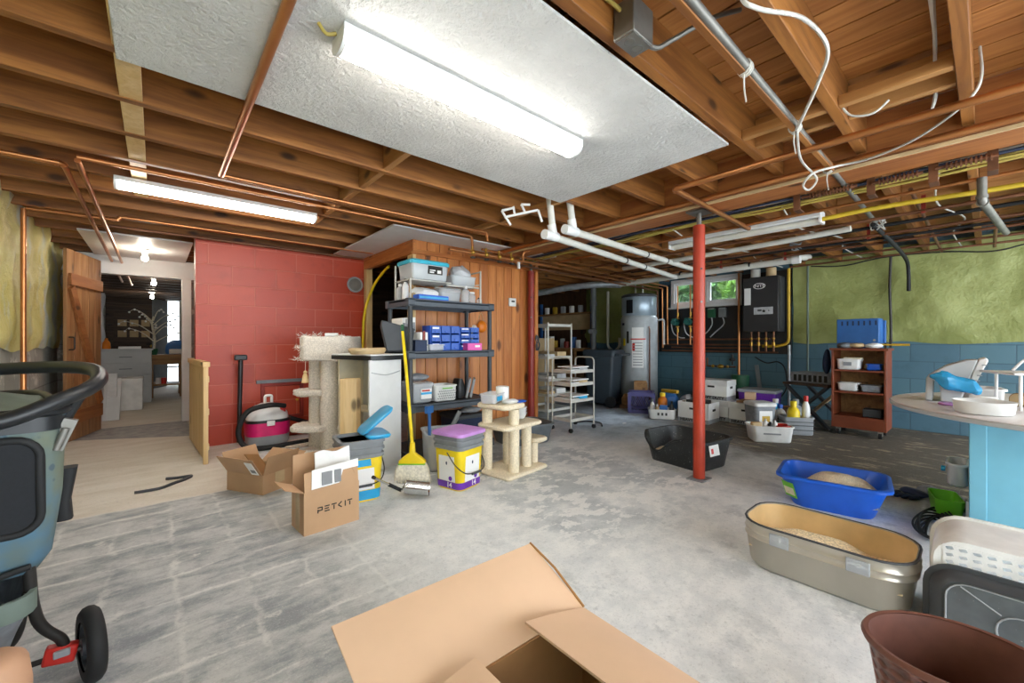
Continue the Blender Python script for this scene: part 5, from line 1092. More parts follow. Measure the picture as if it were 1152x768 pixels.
# recycling bin
rb = thing('wheeled_bin','dark blue wheeled refuse bin beside the water heater','bin',(5.57,4.13,0),15)
MB().loft([rrect(.38,.40,.04,.06),rrect(.40,.42,.05,.10),rrect(.48,.50,.05,.80),rrect(.52,.54,.05,.81),rrect(.52,.54,.05,.85)]).build('body','bin_blue', rb, smooth=40)
MB().loft([rrect(.54,.57,.06,.85),rrect(.54,.57,.06,.875),rrect(.50,.52,.06,.915),rrect(.2,.2,.05,.925)]).build('lid','bin_blue', rb, smooth=40); MB().cyl((-.22,-.36,.84),(.22,-.36,.84),.018).bx(-.24,-.36,.82,-.20,-.28,.86).bx(.20,-.36,.82,.24,-.28,.86).build('handle','bin_blue', rb)
for s in (-1,1): MB().cyl((s*.18,-.20,.09),(s*.23,-.20,.09),.09,n=20).build('wheel','black_rubber', rb)
tag(place(MB().loft([rrect(.12,.10,.02,0),rrect(.13,.11,.03,.10),rrect(.06,.05,.02,.17)]).build('amber_jug','bench_x',smooth=50),(5.66,3.76,.051)), 'amber jug on a wood block by the water heater', 'jug'); tag(place(MB().bx(-.09,-.06,0,.09,.06,.05).build('wood_block','dirt_card',bevel=.005),(5.66,3.76,0),0), 'flat brown block on the floor by the water heater', 'block')

# shelf trolley and racks beyond the pine wall
def tray_rack(label, loc, L, W, H, levels, hoops, r=.011):
    o = thing('wire_trolley', label, 'trolley', loc)
    for sx in (-1,1):
        x = sx*L/2
        if hoops: MB().tube(arc([(x,-W/2,.05),(x,-W/2,H),(x,W/2,H),(x,W/2,.05)],.06),r*.8).build('end_hoop','wire_white', o)
        else:
            for sy in (-1,1): MB().cyl((x,sy*W/2,.0),(x,sy*W/2,H),r,n=8).build('post','wire_white', o)
        if hoops:
            for sy in (-1,1): MB().cyl((x-.012,sy*W/2,.025),(x+.012,sy*W/2,.025),.025).build('caster','black_rubber', o)
    for z in levels:
        m = MB(); m.frame((0,0,0),.001,.001,.0001,.0001) if False else None
        for a in ((-L/2,-W/2,L/2,-W/2+.012),(-L/2,W/2-.012,L/2,W/2),(-L/2,-W/2,-L/2+.012,W/2),(L/2-.012,-W/2,L/2,W/2)): m.bx(a[0],a[1],z,a[2],a[3],z+.035)
        for k in range(1,10): m.bx(-L/2+L*k/10-.002,-W/2,z,-L/2+L*k/10+.002,W/2,z+.004)
        m.build('wire_shelf','wire_white', o)
    return o
tray_rack('white wire trolley on casters standing out beyond the pine wall',(3.81,3.27,0),.42,.29,.86,(.12,.34,.53,.68),True); tray_rack('tall white wire rack behind the wire trolley',(4.12,4.02,0),.46,.50,1.30,(.12,.32,.52,.82,1.25),False)
rnd = random.Random(21); k_ = 0
spots = ['second wire shelf','third wire shelf','top wire shelf']
for lev, zz in enumerate((.345,.535,.685)):
    for k, (x, w, d, h, m) in enumerate(((-.11,.17,.24,.03,'paper'),(.06,.15,.22,.045,('sky_plastic','tan','bag_grey')[lev]),(.0,.30,.24,.014,'paper'))):
        zt = zz+.006 if k < 2 else zz+.055
        tag(place(MB().bx(-w/2,-d/2,0,w/2,d/2,h).build('paper_packet',m,bevel=.004),(3.81+x,3.27,zt),rnd.uniform(-4,4)), ('white packet','coloured packet','loose sheet pad')[k]+' lying on the '+spots[lev]+' of the trolley', 'packet')
for lev, zz in enumerate((.325,.525,.825)):
    for k, x in enumerate((-.12,.10)):
        tag(place(MB().bx(-.09,-.19,0,.09,.17,.05+.03*k).build('stored_box',('tan','paper','bag_grey')[(lev+k)%3],bevel=.004),(4.12+x,4.02,zz+.004),rnd.uniform(-3,3)), ('flat ','taller ')[k]+('tan','white','grey')[(lev+k)%3]+' box on the tall wire rack, '+('lowest loaded','middle loaded','highest loaded')[lev]+' shelf', 'box')
tag(place(MB().bx(-.02,-.2,0,.02,.2,1.1).build('beige_board','tan',bevel=.003),(4.55,4.55,0),30), 'tall beige board standing behind the tall wire rack', 'board')
wbch = thing('workbench','brown workbench with shelves along the far end of the boiler wall','workbench',(6.45,6.0,0))
MB().bx(-.30,-.75,.86,.33,.75,.92).build('bench_top','bench_x', wbch, bevel=.004); MB().bx(-.28,-.73,.74,-.25,.73,.86).build('apron','bench_x', wbch); MB().bx(-.28,-.73,.28,.30,.73,.31).build('shelf','bench_x', wbch)
for sx in (-.24,.26):
    for sy in (-.68,.68): MB().bx(sx-.04,sy-.04,0,sx+.04,sy+.04,.86).build('leg','bench_x', wbch)
MB().bx(.10,-.75,1.62,.33,.75,1.65).build('upper_shelf','bench_x', wbch); MB().bx(.29,-.72,1.30,.32,.72,1.62).build('back_board','tan', wbch); MB().bx(.25,-.75,.92,.33,-.70,1.9).build('upright','tool_blue', wbch); MB().bx(.25,.70,.92,.33,.75,1.9).build('upright','tool_blue', wbch)
for k in range(9):
    y = -.62+.155*k; h = (.16,.22,.13,.19,.15,.24,.12,.18,.2)[k]
    tag(place(MB().lathe([(.05,0),(.052,.01),(.052,h-.01),(.05,h),(.002,h)]).build('tin',('paper','tool_blue','dark_red_paint','grey_plastic','mustard','paper','navy','bright_red','tan')[k],smooth=50),(6.42+.05*(k%2),6.0+y,.921)),
        ('white','blue','dark red','grey','mustard','white short','navy','red','tan')[k]+' tin standing on the workbench'+(' nearest the soil pipe' if k == 0 else ''), 'tin')
for k in range(5):
    tag(place(MB().lathe([(.055,0),(.055,.14),(.048,.15),(.002,.15)]).build('jar',('frost','paper','frost','mustard','paper')[k],smooth=50),(6.64,5.5+.24*k,1.65)), ('glass','white','cloudy','mustard','pale')[k]+' jar on the upper workbench shelf', 'jar')
for k in range(3): tag(place(MB().bx(-.14,-.18,0,.14,.18,.26).build('carton_box','dirt_card',bevel=.004),(6.45,5.55+.45*k,.312)), ('brown carton under the workbench, nearest the soil pipe','brown carton under the workbench, middle one','brown carton under the workbench, furthest in')[k], 'box')
sp = thing('soil_pipe','thick grey soil pipe standing near the workbench','pipe',(6.45,5.02,0)); MB().cyl((0,0,0),(0,0,2.1),.055,n=18).build('pipe','mid_grey', sp, smooth=60)
for z in (.5,1.2,1.75): MB().cyl((0,0,z),(0,0,z+.07),.068,n=18).build('hub','mid_grey', sp, smooth=40)
MB().cyl((0,0,1.28),(-.25,-.12,1.24),.045).build('branch','mid_grey', sp, smooth=60)
pipe('white_drain','white drain pipe standing beside the soil pipe with a trap', arc([(6.5,4.72,2.0),(6.5,4.72,.95),(6.5,4.58,.86),(6.5,4.46,.95),(6.5,4.46,1.12)],.06), .024, 'pvc', 'pipe')
pipe('floor_hose','thin dark hose curled on the floor behind the trolley', spline([(4.15,3.10,.012),(4.3,3.25,.012),(4.25,3.42,.012),(4.1,3.48,.012),(4.28,3.55,.012)]), .010, 'black_rubber', 'hose')

# ------------------------------------------------------------------ clutter on the boiler room floor
mc = thing('milk_crate','purple lattice crate by the water heater','crate',(5.515,3.40,0),32)
cr = MB().bx(-.17,-.17,0,.17,.17,.012)
for s in (-1,1):
    for hz in (.0,.25): cr.bx(-.18,s*.17-.01,hz,.18,s*.17+.01,hz+.05).bx(s*.17-.01,-.16,hz,s*.17+.01,.16,hz+.05)
    for q in (-1,1): cr.bx(s*.17-.02,q*.17-.02,0,s*.17+.02,q*.17+.02,.30)
    for k in range(6):
        x = -.15+.05*k; cr.bar((x,s*.17,.04),(min(x+.1,.16),s*.17,.26),.008,.01,(0,1,0)).bar((x+.05,s*.17,.04),(max(x-.05,-.16),s*.17,.26),.008,.01,(0,1,0)); cr.bar((s*.17,x,.04),(s*.17,min(x+.1,.16),.26),.008,.01,(1,0,0)).bar((s*.17,x+.05,.04),(s*.17,max(x-.05,-.16),.26),.008,.01,(1,0,0))
cr.build('lattice','crate_violet', mc)
oc = thing('wooden_tray','orange wooden tray of green pots behind the purple crate','tray',(5.80,3.585,.0),32)
MB().bx(-.12,-.10,.30,.12,-.09,.40).bx(-.12,.09,.30,.12,.10,.42).bx(-.12,-.09,.30,-.11,.09,.42).bx(.11,-.09,.30,.12,.09,.42).bx(-.12,-.10,.29,.12,.10,.30).build('tray','bench_x', oc); MB().bx(-.11,-.07,0,.11,.07,.29).build('stand','dark_x', oc)
for k in range(4): MB().cyl((-.08+.052*k,0,.30),(-.08+.052*k,0,.40),.022,n=10).build('pot','dark_green', oc)
def caddy_box(label, loc, rz, L, W, H):
    o = thing('cleaning_basket', label, 'basket', loc, rz); tub(MB(),L,W,H,.93,.06,.004,.006,.01).build('body','white_plastic', o, smooth=50)
    for k in range(3): MB().bx(-.06+.05*k,-W/2*.97-.003,H*.4,-.035+.05*k,-W/2*.965,H*.68).build('slot','dark_grey', o)
    return o
cbk = caddy_box('white oval basket of cleaning supplies before the purple crate',(5.26,2.93,0),-58,.36,.24,.13)
Q = lambda x, y, z=.012: tuple((Matrix.Translation((5.26,2.93,0)) @ Matrix.Rotation(R(-58),4,'Z') @ Vector((x,y,z)))[:])
bottle('cleaner_bottle','white bottle in the cleaning basket',Q(-.12,.03),.032,.24,'white_plastic','mid_grey'); bottle('cleaner_bottle','dark bottle at the end of the cleaning basket',Q(.13,.02),.03,.22,'dark_grey','black_plastic'); bottle('cleaner_bottle','tan bottle in the cleaning basket',Q(-.06,-.06),.028,.18,'tan','white_plastic')
tag(place(MB().bx(-.05,-.025,0,.05,.025,.17).build('blue_carton','tool_blue',bevel=.004),Q(.02,-.05),-58), 'blue and tan carton in the cleaning basket', 'box')
bottle('jug','orange jug standing behind the cleaning basket',(5.465,3.03,0),.065,.32,'orange','yellow',neck=.5,cat='jug')
crumple('plastic_bag','blue plastic bag heaped beside the purple crate',(5.70,3.05,0),(.26,.24,.34),'tool_blue',6); crumple('plastic_bag','pale clear bag behind the cleaning basket',(5.74,2.80,0),(.24,.24,.30),'lid_film',9)
tag(MB().bar((5.62,3.12,.335),(5.52,2.83,.345),.05,.045).build('yellow_bar','mustard',bevel=.008), 'yellow roller lying on top of the heaped bags', 'roller')
def banker(label, loc, rz, lid=True, name='bankers_box'):
    o = thing(name, label, 'box', loc, rz); L, W, H = .40,.33,.26
    m = MB().bx(-L/2,-W/2,0,L/2,W/2,.004)
    for a in ((-L/2,-W/2,L/2,-W/2+.004),(-L/2,W/2-.004,L/2,W/2),(-L/2,-W/2,-L/2+.004,W/2),(L/2-.004,-W/2,L/2,W/2)): m.bx(a[0],a[1],0,a[2],a[3],H)
    m.build('body','paper', o)
    MB().loft([rrect(L+.002,W+.002,.001,zz,1) for zz in (.001,.052)],False,False).build('printed_band','grey_plastic', o)
    lettering('HEAVY DUTY', .05, 'ink', o, (0,-W/2-.0018,.027), (PI/2,0,0), bold=.002, sx=1.1); 
    for s in (-1,1): MB().bx(s*(L/2+.0005)-.001,-.045,.15,s*(L/2+.0005)+.001,.045,.18).build('hand_hole','ink', o)
    MB().bx(-.045,-W/2-.0015,.165,.045,-W/2,.19).build('hand_hole','ink', o)
    if lid: MB().bx(-L/2-.006,-W/2-.006,H-.07,L/2+.006,W/2+.006,H+.004).build('lid','white_plastic', o, bevel=.002)
    return o
banker('open white file box with dark papers inside, in front of the stacked boxes',(5.43,2.50,0),-90,False); tag(place(MB().bx(-.17,-.14,0,.17,.14,.16).bx(-.12,-.1,.16,.12,.1,.275).build('dark_papers','ink'),(5.43,2.50,.006),-90), 'dark papers filling the open white file box', 'papers')
banker('white lidded file box on the floor under the top box',(5.84,2.42,0),-90); banker('white lidded file box stacked on top of another',(5.84,2.45,.266),-88); banker('white file box marked heavy duty beside the blue grey pail',(5.78,1.985,0),-95)
tag(place(MB().bx(-.13,-.10,0,.13,.10,.03).build('brown_lid','dirt_card',bevel=.003),(5.76,1.985,.266),-95), 'brown flat lid on the heavy duty box beside the pail', 'lid'); tag(place(MB().bx(-.06,-.05,0,.06,.05,.09).build('tan_carton','card_light',bevel=.003),(5.86,2.02,.298),-80), 'small tan carton on the brown lid', 'box')
pu = box_tote('lidded_tote','purple tote with a grey lid on a crate behind the blue grey pail',(6.20,2.02,.13),-85,.46,.36,.25,'purple','grey_plastic'); tag(place(MB().bx(-.2,-.16,0,.2,.16,.128).build('low_crate','dark_x',bevel=.004),(6.20,2.02,0),-85), 'low dark crate under the purple tote', 'crate')
gp = thing('square_pail','blue grey square pail with a white lid and picture label','pail',(5.40,1.76,0),-40); MB().loft([rrect(.22,.22,.04,0),rrect(.255,.255,.045,.30)]).build('body','cloth_grey', gp, smooth=50); MB().loft([rrect(.222,.222,.04,.012),rrect(.232,.232,.04,.10)],False,False).build('blue_band','royal_blue', gp, solid=.002); MB().loft([rrect(.27,.27,.05,.30),rrect(.275,.275,.05,.325),rrect(.25,.25,.045,.34)]).build('lid','white_plastic', gp, smooth=40)
MB().bx(-.08,-.1245,.11,.07,-.119,.26).build('picture_label','paper', gp).rotation_euler = (R(0),0,0); MB().bx(-.05,-.126,.12,.04,-.124,.19).build('picture','mustard', gp)
wt = thing('wash_tub','white plastic wash tub full of small bottles on the open floor','tub',(4.93,1.52,0),-55); tub(MB(),.42,.28,.17,.85,.05).build('body','white_plastic', wt, smooth=50); MB().loft([rrect(.37,.23,.06,.115,cx=0),rrect(.37,.23,.06,.118)]).build('insert','white_plastic', wt); MB().bx(-.09,-.1335,.085,.07,-.128,.10).build('brand_mark','grey_ink', wt)
U = lambda x, y, z=.12: tuple((Matrix.Translation((4.93,1.52,0)) @ Matrix.Rotation(R(-55),4,'Z') @ Vector((x,y,z)))[:])
tag(place(MB().bx(-.05,-.03,0,.05,.03,.075).build('tan_sponge','tan',bevel=.01),U(-.13,-.03),-40), 'tan sponge at the end of the white wash tub', 'sponge'); bottle('small_bottle','short white bottle in the wash tub beside the sponge',U(-.04,-.02),.026,.11,'white_plastic','white_plastic'); bottle('small_bottle','short black bottle in the wash tub',U(.0,-.04),.025,.085,'black_plastic','black_plastic'); bottle('small_bottle','white bottle in the middle of the wash tub',U(.05,-.02),.025,.10,'white_plastic','white_plastic')
tag(place(MB().lathe([(.06,0),(.075,.04),(.072,.05),(.05,.02),(.002,.015)],n=20,sx=1.25).build('red_bowl','bright_red',smooth=50),U(.13,-.0)), 'red bowl at the end of the white wash tub', 'bowl')
cdy = thing('wire_caddy','grey handled caddy holding a yellow bottle behind the wash tub','caddy',(5.52,1.43,0),-55); tub(MB(),.32,.22,.20,.9,.03).build('body','grey_plastic', cdy, smooth=50)
for z in (.06,.11,.15): MB().tube([(x*.97,y*.97,z) for x,y,_ in rrect(.32,.22,.03)],.004,6,True).build('wire','dark_grey', cdy)
V_ = lambda x, y, z=.012: tuple((Matrix.Translation((5.52,1.43,0)) @ Matrix.Rotation(R(-55),4,'Z') @ Vector((x,y,z)))[:])
bottle('jug','yellow jug standing in the grey caddy',V_(-.03,-.02),.062,.36,'yellow','yellow',neck=.45,cat='jug'); bottle('spray_bottle','white spray bottle with a red cap in the grey caddy',V_(.11,.02),.04,.42,'white_plastic','bright_red',neck=.5); bottle('jug','white jug with a blue band beside the grey caddy',(5.64,1.62,0),.06,.30,'white_plastic','royal_blue',cat='jug'); bottle('jug','pale blue detergent jug behind the grey caddy',(5.82,1.72,0),.07,.34,'sky_plastic','white_plastic',cat='jug'); bottle('jug','clear jug behind the yellow jug',(5.80,1.50,0),.07,.36,'lid_film','grey_plastic',cat='jug')
tag(place(MB().lathe([(.07,0),(.08,.02),(.085,.22),(.08,.23),(.07,.03),(.002,.02)]).build('basket_pot','bench_x'),(6.05,1.62,0)), 'brown wicker pot behind the caddy', 'pot')
# folding stand
fs = thing('folding_stand','dark folding stand with crossed legs and a grey vented crate on it','stand',(6.30,1.42,0),-18)
MB().bx(-.22,-.27,.50,.22,.27,.53).build('top','dark_x', fs, bevel=.004)
for s in (-.2,.2): MB().bar((s,-.27,.0),(s,.24,.50),.03,.05,(1,0,0)).build('leg','dark_grey', fs); MB().bar((s*.9,.27,.0),(s*.9,-.24,.50),.03,.05,(1,0,0)).build('leg','tan' if s > 0 else 'dark_grey', fs)
MB().cyl((-.2,.1,.2),(.2,.1,.2),.012).build('stretcher','dark_grey', fs)
vn = thing('vent_crate','grey slotted crate on the folding stand','crate',(6.32,1.40,.53),-18); MB().bx(-.16,-.24,0,.16,.24,.13).build('body','cloth_grey', vn, bevel=.006)
for k in range(7): MB().bx(-.1625,-.20+.06*k,.02,-.158,-.165+.06*k,.10).build('slot','ink', vn)
# rolling cabinet
rc = thing('rolling_shelf','reddish brown open rolling shelf cabinet by the green wall','shelf cabinet',(6.02,.93,0),0)
MB().bx(-.19,-.235,.085,.19,-.215,.95).build('side_panel','cabinet_red', rc, bevel=.003); MB().bx(-.19,.215,.085,.19,.235,.95).build('side_panel','cabinet_red', rc, bevel=.003)
MB().bx(-.21,-.25,.95,.20,.25,.975).build('top','cabinet_red', rc, bevel=.003); MB().bx(.175,-.215,.085,.19,.215,.95).build('back_panel','bench_x', rc)
for z in (.20,.475,.715): MB().bx(-.185,-.215,z,.175,.215,z+.018).build('shelf','cabinet_red', rc)
MB().bx(-.19,-.215,.085,-.17,.215,.20).build('kick_panel','cabinet_red', rc, bevel=.002)
for sx in (-.14,.14):
    for sy in (-.18,.18): c_ = MB().cyl((sx,sy-.014,.035),(sx,sy+.014,.035),.034,n=16).build('caster','black_rubber', rc); MB().bx(sx-.02,sy-.02,.035,sx+.02,sy+.02,.085).build('fork','steel', c_)
K = lambda x, y, z: (6.02+x, .93+y, z)
sb = box_tote('shelf_bin','white bin with a dark emblem on the top shelf of the brown cabinet',K(-.06,.09,.735),-90,.22,.20,.12,'white_plastic',None); MB().bx(-.04,-.103,.045,.03,-.099,.085).build('emblem','grey_ink', sb)
tag(place(MB().bx(-.09,-.08,0,.09,.08,.012).build('folder','cream'),K(-.06,.06,.857),5), 'cream folder lying over the white bin in the brown cabinet', 'folder'); tag(place(MB().sphere((0,0,.035),.035,12).build('tan_ball','tan'),K(-.02,-.06,.735)), 'tan ball beside the white bin in the brown cabinet', 'ball')
bl_ = tag(place(tub(MB(),.13,.14,.07,.9,.02).build('blue_basket','royal_blue',smooth=50),K(-.08,-.125,.735)), 'small blue basket on the top shelf of the brown cabinet', 'basket')
tag(place(tub(MB(),.18,.20,.09,.85,.03).build('shelf_bin','white_plastic',smooth=50),K(-.06,.10,.495)), 'white lattice bin on the middle shelf of the brown cabinet', 'bin'); tag(place(tub(MB(),.18,.19,.075,.85,.02).build('shelf_bin','cloth_grey',smooth=50),K(-.06,-.10,.495)), 'grey blue bin on the middle shelf of the brown cabinet', 'bin')
for k in range(3): tag(place(MB().bx(-.05,-.04,0,.05,.04,.09).build('small_box','dirt_card',bevel=.003),K(.09,.13-.13*k,.495)), ('brown box at the back of the middle cabinet shelf, by the white bin','brown box at the back of the middle cabinet shelf, centre','brown box at the back of the middle cabinet shelf, by the grey bin')[k], 'box')
tag(place(MB().bx(-.07,-.08,0,.07,.08,.09).build('dark_case','dark_grey',bevel=.008),K(-.06,-.11,.22)), 'dark case on the bottom shelf of the brown cabinet', 'case')
tb_ = thing('tool_case','blue metal tool case standing on the brown cabinet','case',K(.02,.02,.975),-6); MB().bx(-.07,-.19,0,.07,.19,.33).build('body','tool_blue', tb_, bevel=.008); MB().bx(.07,-.21,.02,.11,.12,.31).build('back_tray','tool_blue', tb_, bevel=.005)
for k in range(7): MB().bx(-.0725,.13-.05*k,.255,-.069,.145-.05*k,.305).build('slot','navy', tb_)
MB().cyl((-.075,-.15,.09),(-.06,-.15,.09),.012).build('latch','steel', tb_)
for k, (y, m, lab) in enumerate(((.12,'mid_grey','grey cloth bundle before the blue tool case'),(.02,'tan','tan cloth bundle before the blue tool case'),(-.12,'paper','white cloth bundle at the end of the cabinet top'))): crumple('cloth_bundle',lab,K(-.13,y,.975),(.12,.16,.06),m,20+k,'cloth',.15)
cl_ = thing('bar_clamp','brass and wood clamp sticking out from the cabinet top','clamp',K(-.05,-.20,.985)); MB().cyl((0,.08,.03),(0,-.20,.03),.012).build('bar','mustard', cl_); MB().bx(-.01,-.06,.0,.01,-.04,.09).bx(-.01,-.02,-.01,.01,.0,.05).build('jaw','iron', cl_)
crumple('hanging_bag','navy cloth bag hanging at the side of the brown cabinet',(5.97,1.235,.66),(.14,.08,.30),'navy',31,'bag',.12)
for q in ((5.3,2.05),(4.75,2.35),(4.6,1.75)): pass
for k, (x, y) in enumerate(((4.35,2.05),(4.55,3.05))):
    tag(MB().lathe([(.03,0),(.035,.002),(.02,.005),(.002,.005)],(x,y,0),9,1,.6).build('paper_scrap','paper'), ('white paper scrap on the floor behind the black litter box','white paper scrap on the floor before the cleaning basket')[k], 'scrap')
# ------------------------------------------------------------------ litter boxes in the open floor
def heap(L, W, h, z, seed, mat, par, name='litter', cx=0, cy=0, off=(0,0)):
    def f(u, v):
        x, y = (u-.5), (v-.5); r = max(abs(x),abs(y))*2; s = math.hypot(x-off[0], y-off[1])*2
        return (cx+x*L, cy+y*W, z + h*max(0,1-s*s*.9) + noise.noise(Vector((x*5,y*5,seed)))*h*.16 + noise.noise(Vector((x*38,y*38,seed)))*.002 - max(0,r-.85)*.02)
    return MB().grid(f, 60, 60).build(name, mat, par, smooth=80)
bk_ = thing('black_litter_box','big black high sided litter box with a dipped front edge','litter box',(3.52,1.72,0),82)
def dipped(L, W, H, base, r, t, dip):
    """a tub whose rim dips on one long side"""
    n = 14; rings = []
    def ring(l, w, rr, zf): return [(x, y, zf(x, y)) for x, y, _ in rrect2(l, w, rr, n)]
    def zt(x, y): return H - (dip*math.exp(-((x-.13)/.12)**2) if y > 0 and abs(x) < .5*L-.02 and y > W*.36 else 0)
    e = lambda d: (lambda x, y: zt(x*.98,y)+d)
    rings = [ring(L*base-.02,W*base-.02,r*.8,lambda x,y: 0), ring(L*base,W*base,r,lambda x,y: .015), ring(L-.03,W-.03,r,e(-.02)), ring(L,W,r,e(-.018)), ring(L,W,r,e(-.003)), ring(L-.01,W-.01,r,e(0)), ring(L-.035,W-.035,r,e(-.003)), ring(L*base-.01,W*base-.01,r*.9,lambda x,y: .03), ring(L*base-.04,W*base-.04,r*.8,lambda x,y: .015)]
    return MB().loft(rings)
def rrect2(L, W, r, n):
    """rounded rectangle with points along its straight sides too"""
    base = rrect(L, W, r, 0, 5); out = []
    for a, b in zip(base, base[1:]+base[:1]):
        d = math.hypot(b[0]-a[0], b[1]-a[1]); k = n if d > .15 else 1
        for i in range(k): out.append((a[0]+(b[0]-a[0])*i/k, a[1]+(b[1]-a[1])*i/k, 0))
    return out
dipped(.62,.50,.25,.84,.10,.005,.14).build('body','dark_tub', bk_, smooth=55); heap(.44,.34,.075,.045,2,'pale_sand',bk_,off=(.2,.25))
tg = MB().box((-.302,.09,.175),(.003,.13,.085),(0,R(10),0)).build('label','paper', bk_); MB().box((-.304,.12,.172),(.003,.03,.04),(0,R(10),0)).build('label_mark','bright_red', bk_)
be = thing('blue_litter_box','bright blue litter box heaped with pale litter','litter box',(3.30,.655,0),99)
MB().loft([rrect(.40,.34,.08,0),rrect(.42,.36,.09,.015),rrect(.53,.44,.09,.178),rrect(.575,.485,.09,.18),rrect(.575,.485,.09,.194),rrect(.56,.47,.09,.20),rrect(.525,.435,.08,.198),rrect(.42,.36,.09,.03),rrect(.38,.32,.08,.02)]).build('body','royal_blue', be, smooth=50); heap(.44,.35,.125,.075,5,'pale_sand',be,off=(-.08,-.1))
MB().box((.215,.222,.10),(.10,.003,.10),(R(-20),0,0)).build('label','paper', be) if False else None
lb = MB().box((0,0,0),(.003,.085,.105)).build('label','green_plastic', be); lb.location = (.211,.175,.098); lb.rotation_euler = (0,R(20),R(50)); l2 = MB().box((-.0,0,-.01),(.004,.07,.05)).build('label_field','cream', be); l2.location = (.2125,.1765,.098); l2.rotation_euler = (0,R(20),R(50))
sl = thing('steel_litter_box','long brushed steel litter box filled with tan litter','litter box',(2.275,.475,0),90.5)
MB().loft([rrect(.53,.31,.10,0),rrect(.565,.345,.115,.018),rrect(.597,.37,.125,.135),rrect(.603,.376,.13,.137)],True,False).build('body','steel_box', sl, smooth=50)
MB().loft([rrect(.605,.378,.13,.137),rrect(.612,.384,.132,.141),rrect(.604,.377,.13,.146),rrect(.604,.377,.13,.164),rrect(.612,.384,.132,.169),rrect(.604,.377,.13,.174),rrect(.604,.377,.13,.204),rrect(.609,.382,.132,.208),rrect(.605,.378,.132,.213),rrect(.588,.36,.125,.211),rrect(.578,.348,.12,.06)],False,False).build('upper_wall','steel_box', sl, smooth=50)
MB().loft([rrect(.587,.359,.125,.208),rrect(.577,.347,.12,.06),rrect(.53,.30,.11,.025)],False,True).build('liner','tan_inside', sl, smooth=50); heap(.53,.30,.075,.095,8,'sand',sl,off=(.05,.05))
MB().tube([(x,y,.210) for x,y,_ in rrect(.604,.376,.13)],.005,8,True).build('rim_bead','dark_grey', sl, smooth=60)
for x in (.13,-.14):
    MB().box((x,.192,.165),(.075,.008,.055)).build('clip','clear_plastic' if False else 'grey_plastic', sl, bevel=.003); MB().box((x,.1945,.172),(.06,.004,.018)).build('clip_tab','frost', sl)

# ------------------------------------------------------------------ round table on its blue base
rt_ = thing('round_table','round table with a pale scuffed top on a sky blue wooden base','table',(3.67,-.52,0))
MB().lathe([(.90,0),(.93,.006),(.935,.02),(.93,.032),(.002,.034)],(0,0,.656),72).build('table_top','laminate', rt_, smooth=40); MB().lathe([(.932,.004),(.939,.009),(.939,.024),(.932,.029)],(0,0,.656),72).build('edge_band','grey_paint', rt_, smooth=40)
MB().bx(-.42,-.50,0,.42,.575,.656).build('base','blue_wood', rt_, bevel=.006); MB().bx(-.428,.52,0,-.36,.583,.654).build('corner_post','blue_wood', rt_, bevel=.004)
T = .691
bs_ = thing('booster_seat','white plastic booster seat lying on its side on the round table','seat',(3.64,.135,T),-88)
MB().prism([(-.115,.0),(-.112,.14),(-.09,.165),(-.03,.215),(.05,.25),(.10,.255),(.06,.12),(.03,.0),(-.05,.0),(-.055,.12),(-.08,.125),(-.085,0)],-.09,.09,Matrix.Rotation(PI/2,4,'X')).build('shell','grey_paint', bs_, bevel=.008); MB().prism([(.062,.12),(.102,.257),(.13,.268),(.138,.25),(.09,.12)],-.09,.09,Matrix.Rotation(PI/2,4,'X')).build('seat_back','white_plastic', bs_, bevel=.006)
for k in range(4): MB().bar((.085+.009*k,-.092,.135+.03*k),(.105+.009*k,-.092,.135+.03*k),.004,.006).build('rib','grey_plastic', bs_)
bgm = MB().sphere((0,0,0),.5,26,(.215,.07,.095))
for v in bgm.bm.verts: v.co += Vector(noise.noise_vector(v.co*16))*.022 + Vector(noise.noise_vector(v.co*40))*.008; v.co.z -= v.co.x*.28
o = tag(bgm.build('plastic_bag','blue_bag',smooth=22), 'crumpled bright blue plastic bag hung over the white booster seat', 'bag'); o.location = (3.50,.115,T+.12); o.rotation_euler = (0,0,R(-88))
sd_ = thing('round_dish','white round shallow dish on the front of the round table','dish',(3.14,.012,T)); MB().lathe([(.095,0),(.102,.006),(.108,.055),(.112,.062),(.106,.062),(.098,.012),(.002,.010)],n=40).build('bowl','white_plastic', sd_, smooth=50); MB().tube([(.03+.045*math.cos(a),.045*math.sin(a),.065+.015*math.sin(a/2)) for a in [2*PI*i/24 for i in range(24)]],.005,6,True).build('ring','white_plastic', sd_)
tag(place(MB().lathe([(.055,0),(.058,.004),(.052,.010),(.002,.010)],n=24,sx=1.3).build('purple_lid','lilac'),(3.42,.13,T)), 'pale lilac lid lying behind the round dish', 'lid')
wd2 = thing('wire_stand','white wire tray stand at the far side of the round table','stand',(3.50,-.16,T),-60)
MB().bx(-.15,-.12,.185,.25,.12,.198).build('tray','white_plastic', wd2, bevel=.004)
for sx in (-.10,.18):
    for sy in (-.08,.08): MB().cyl((sx,sy,.0),(sx,sy,.19),.007).build('leg','white_plastic', wd2)
MB().tube(arc([(-.02,.1,.20),(.03,.1,.265),(.22,.1,.265),(.24,.1,.20)],.03),.007).build('hand_rail','white_plastic', wd2); MB().tube(arc([(-.02,-.12,.185),(.02,-.13,.145),(.20,-.13,.145),(.24,-.12,.185)],.03),.006).build('under_rail','white_plastic', wd2)
ck = thing('cork_roll','tan cork roll with a pale end on the round table','roll',(3.58,-.11,T)); MB().cyl((0,0,.038),(.10,-.07,.038),.038,n=20).build('roll','dirt_card', ck, smooth=50); MB().cyl((-.002,.0014,.038),(0,0,.038),.034,n=20).build('end_face','tan', ck)
tag(place(MB().bx(-.05,-.04,0,.05,.04,.05).build('wood_block','pale_z',bevel=.004),(3.62,-.26,T),20), 'small pale wood block on the round table beside the cork roll', 'block')
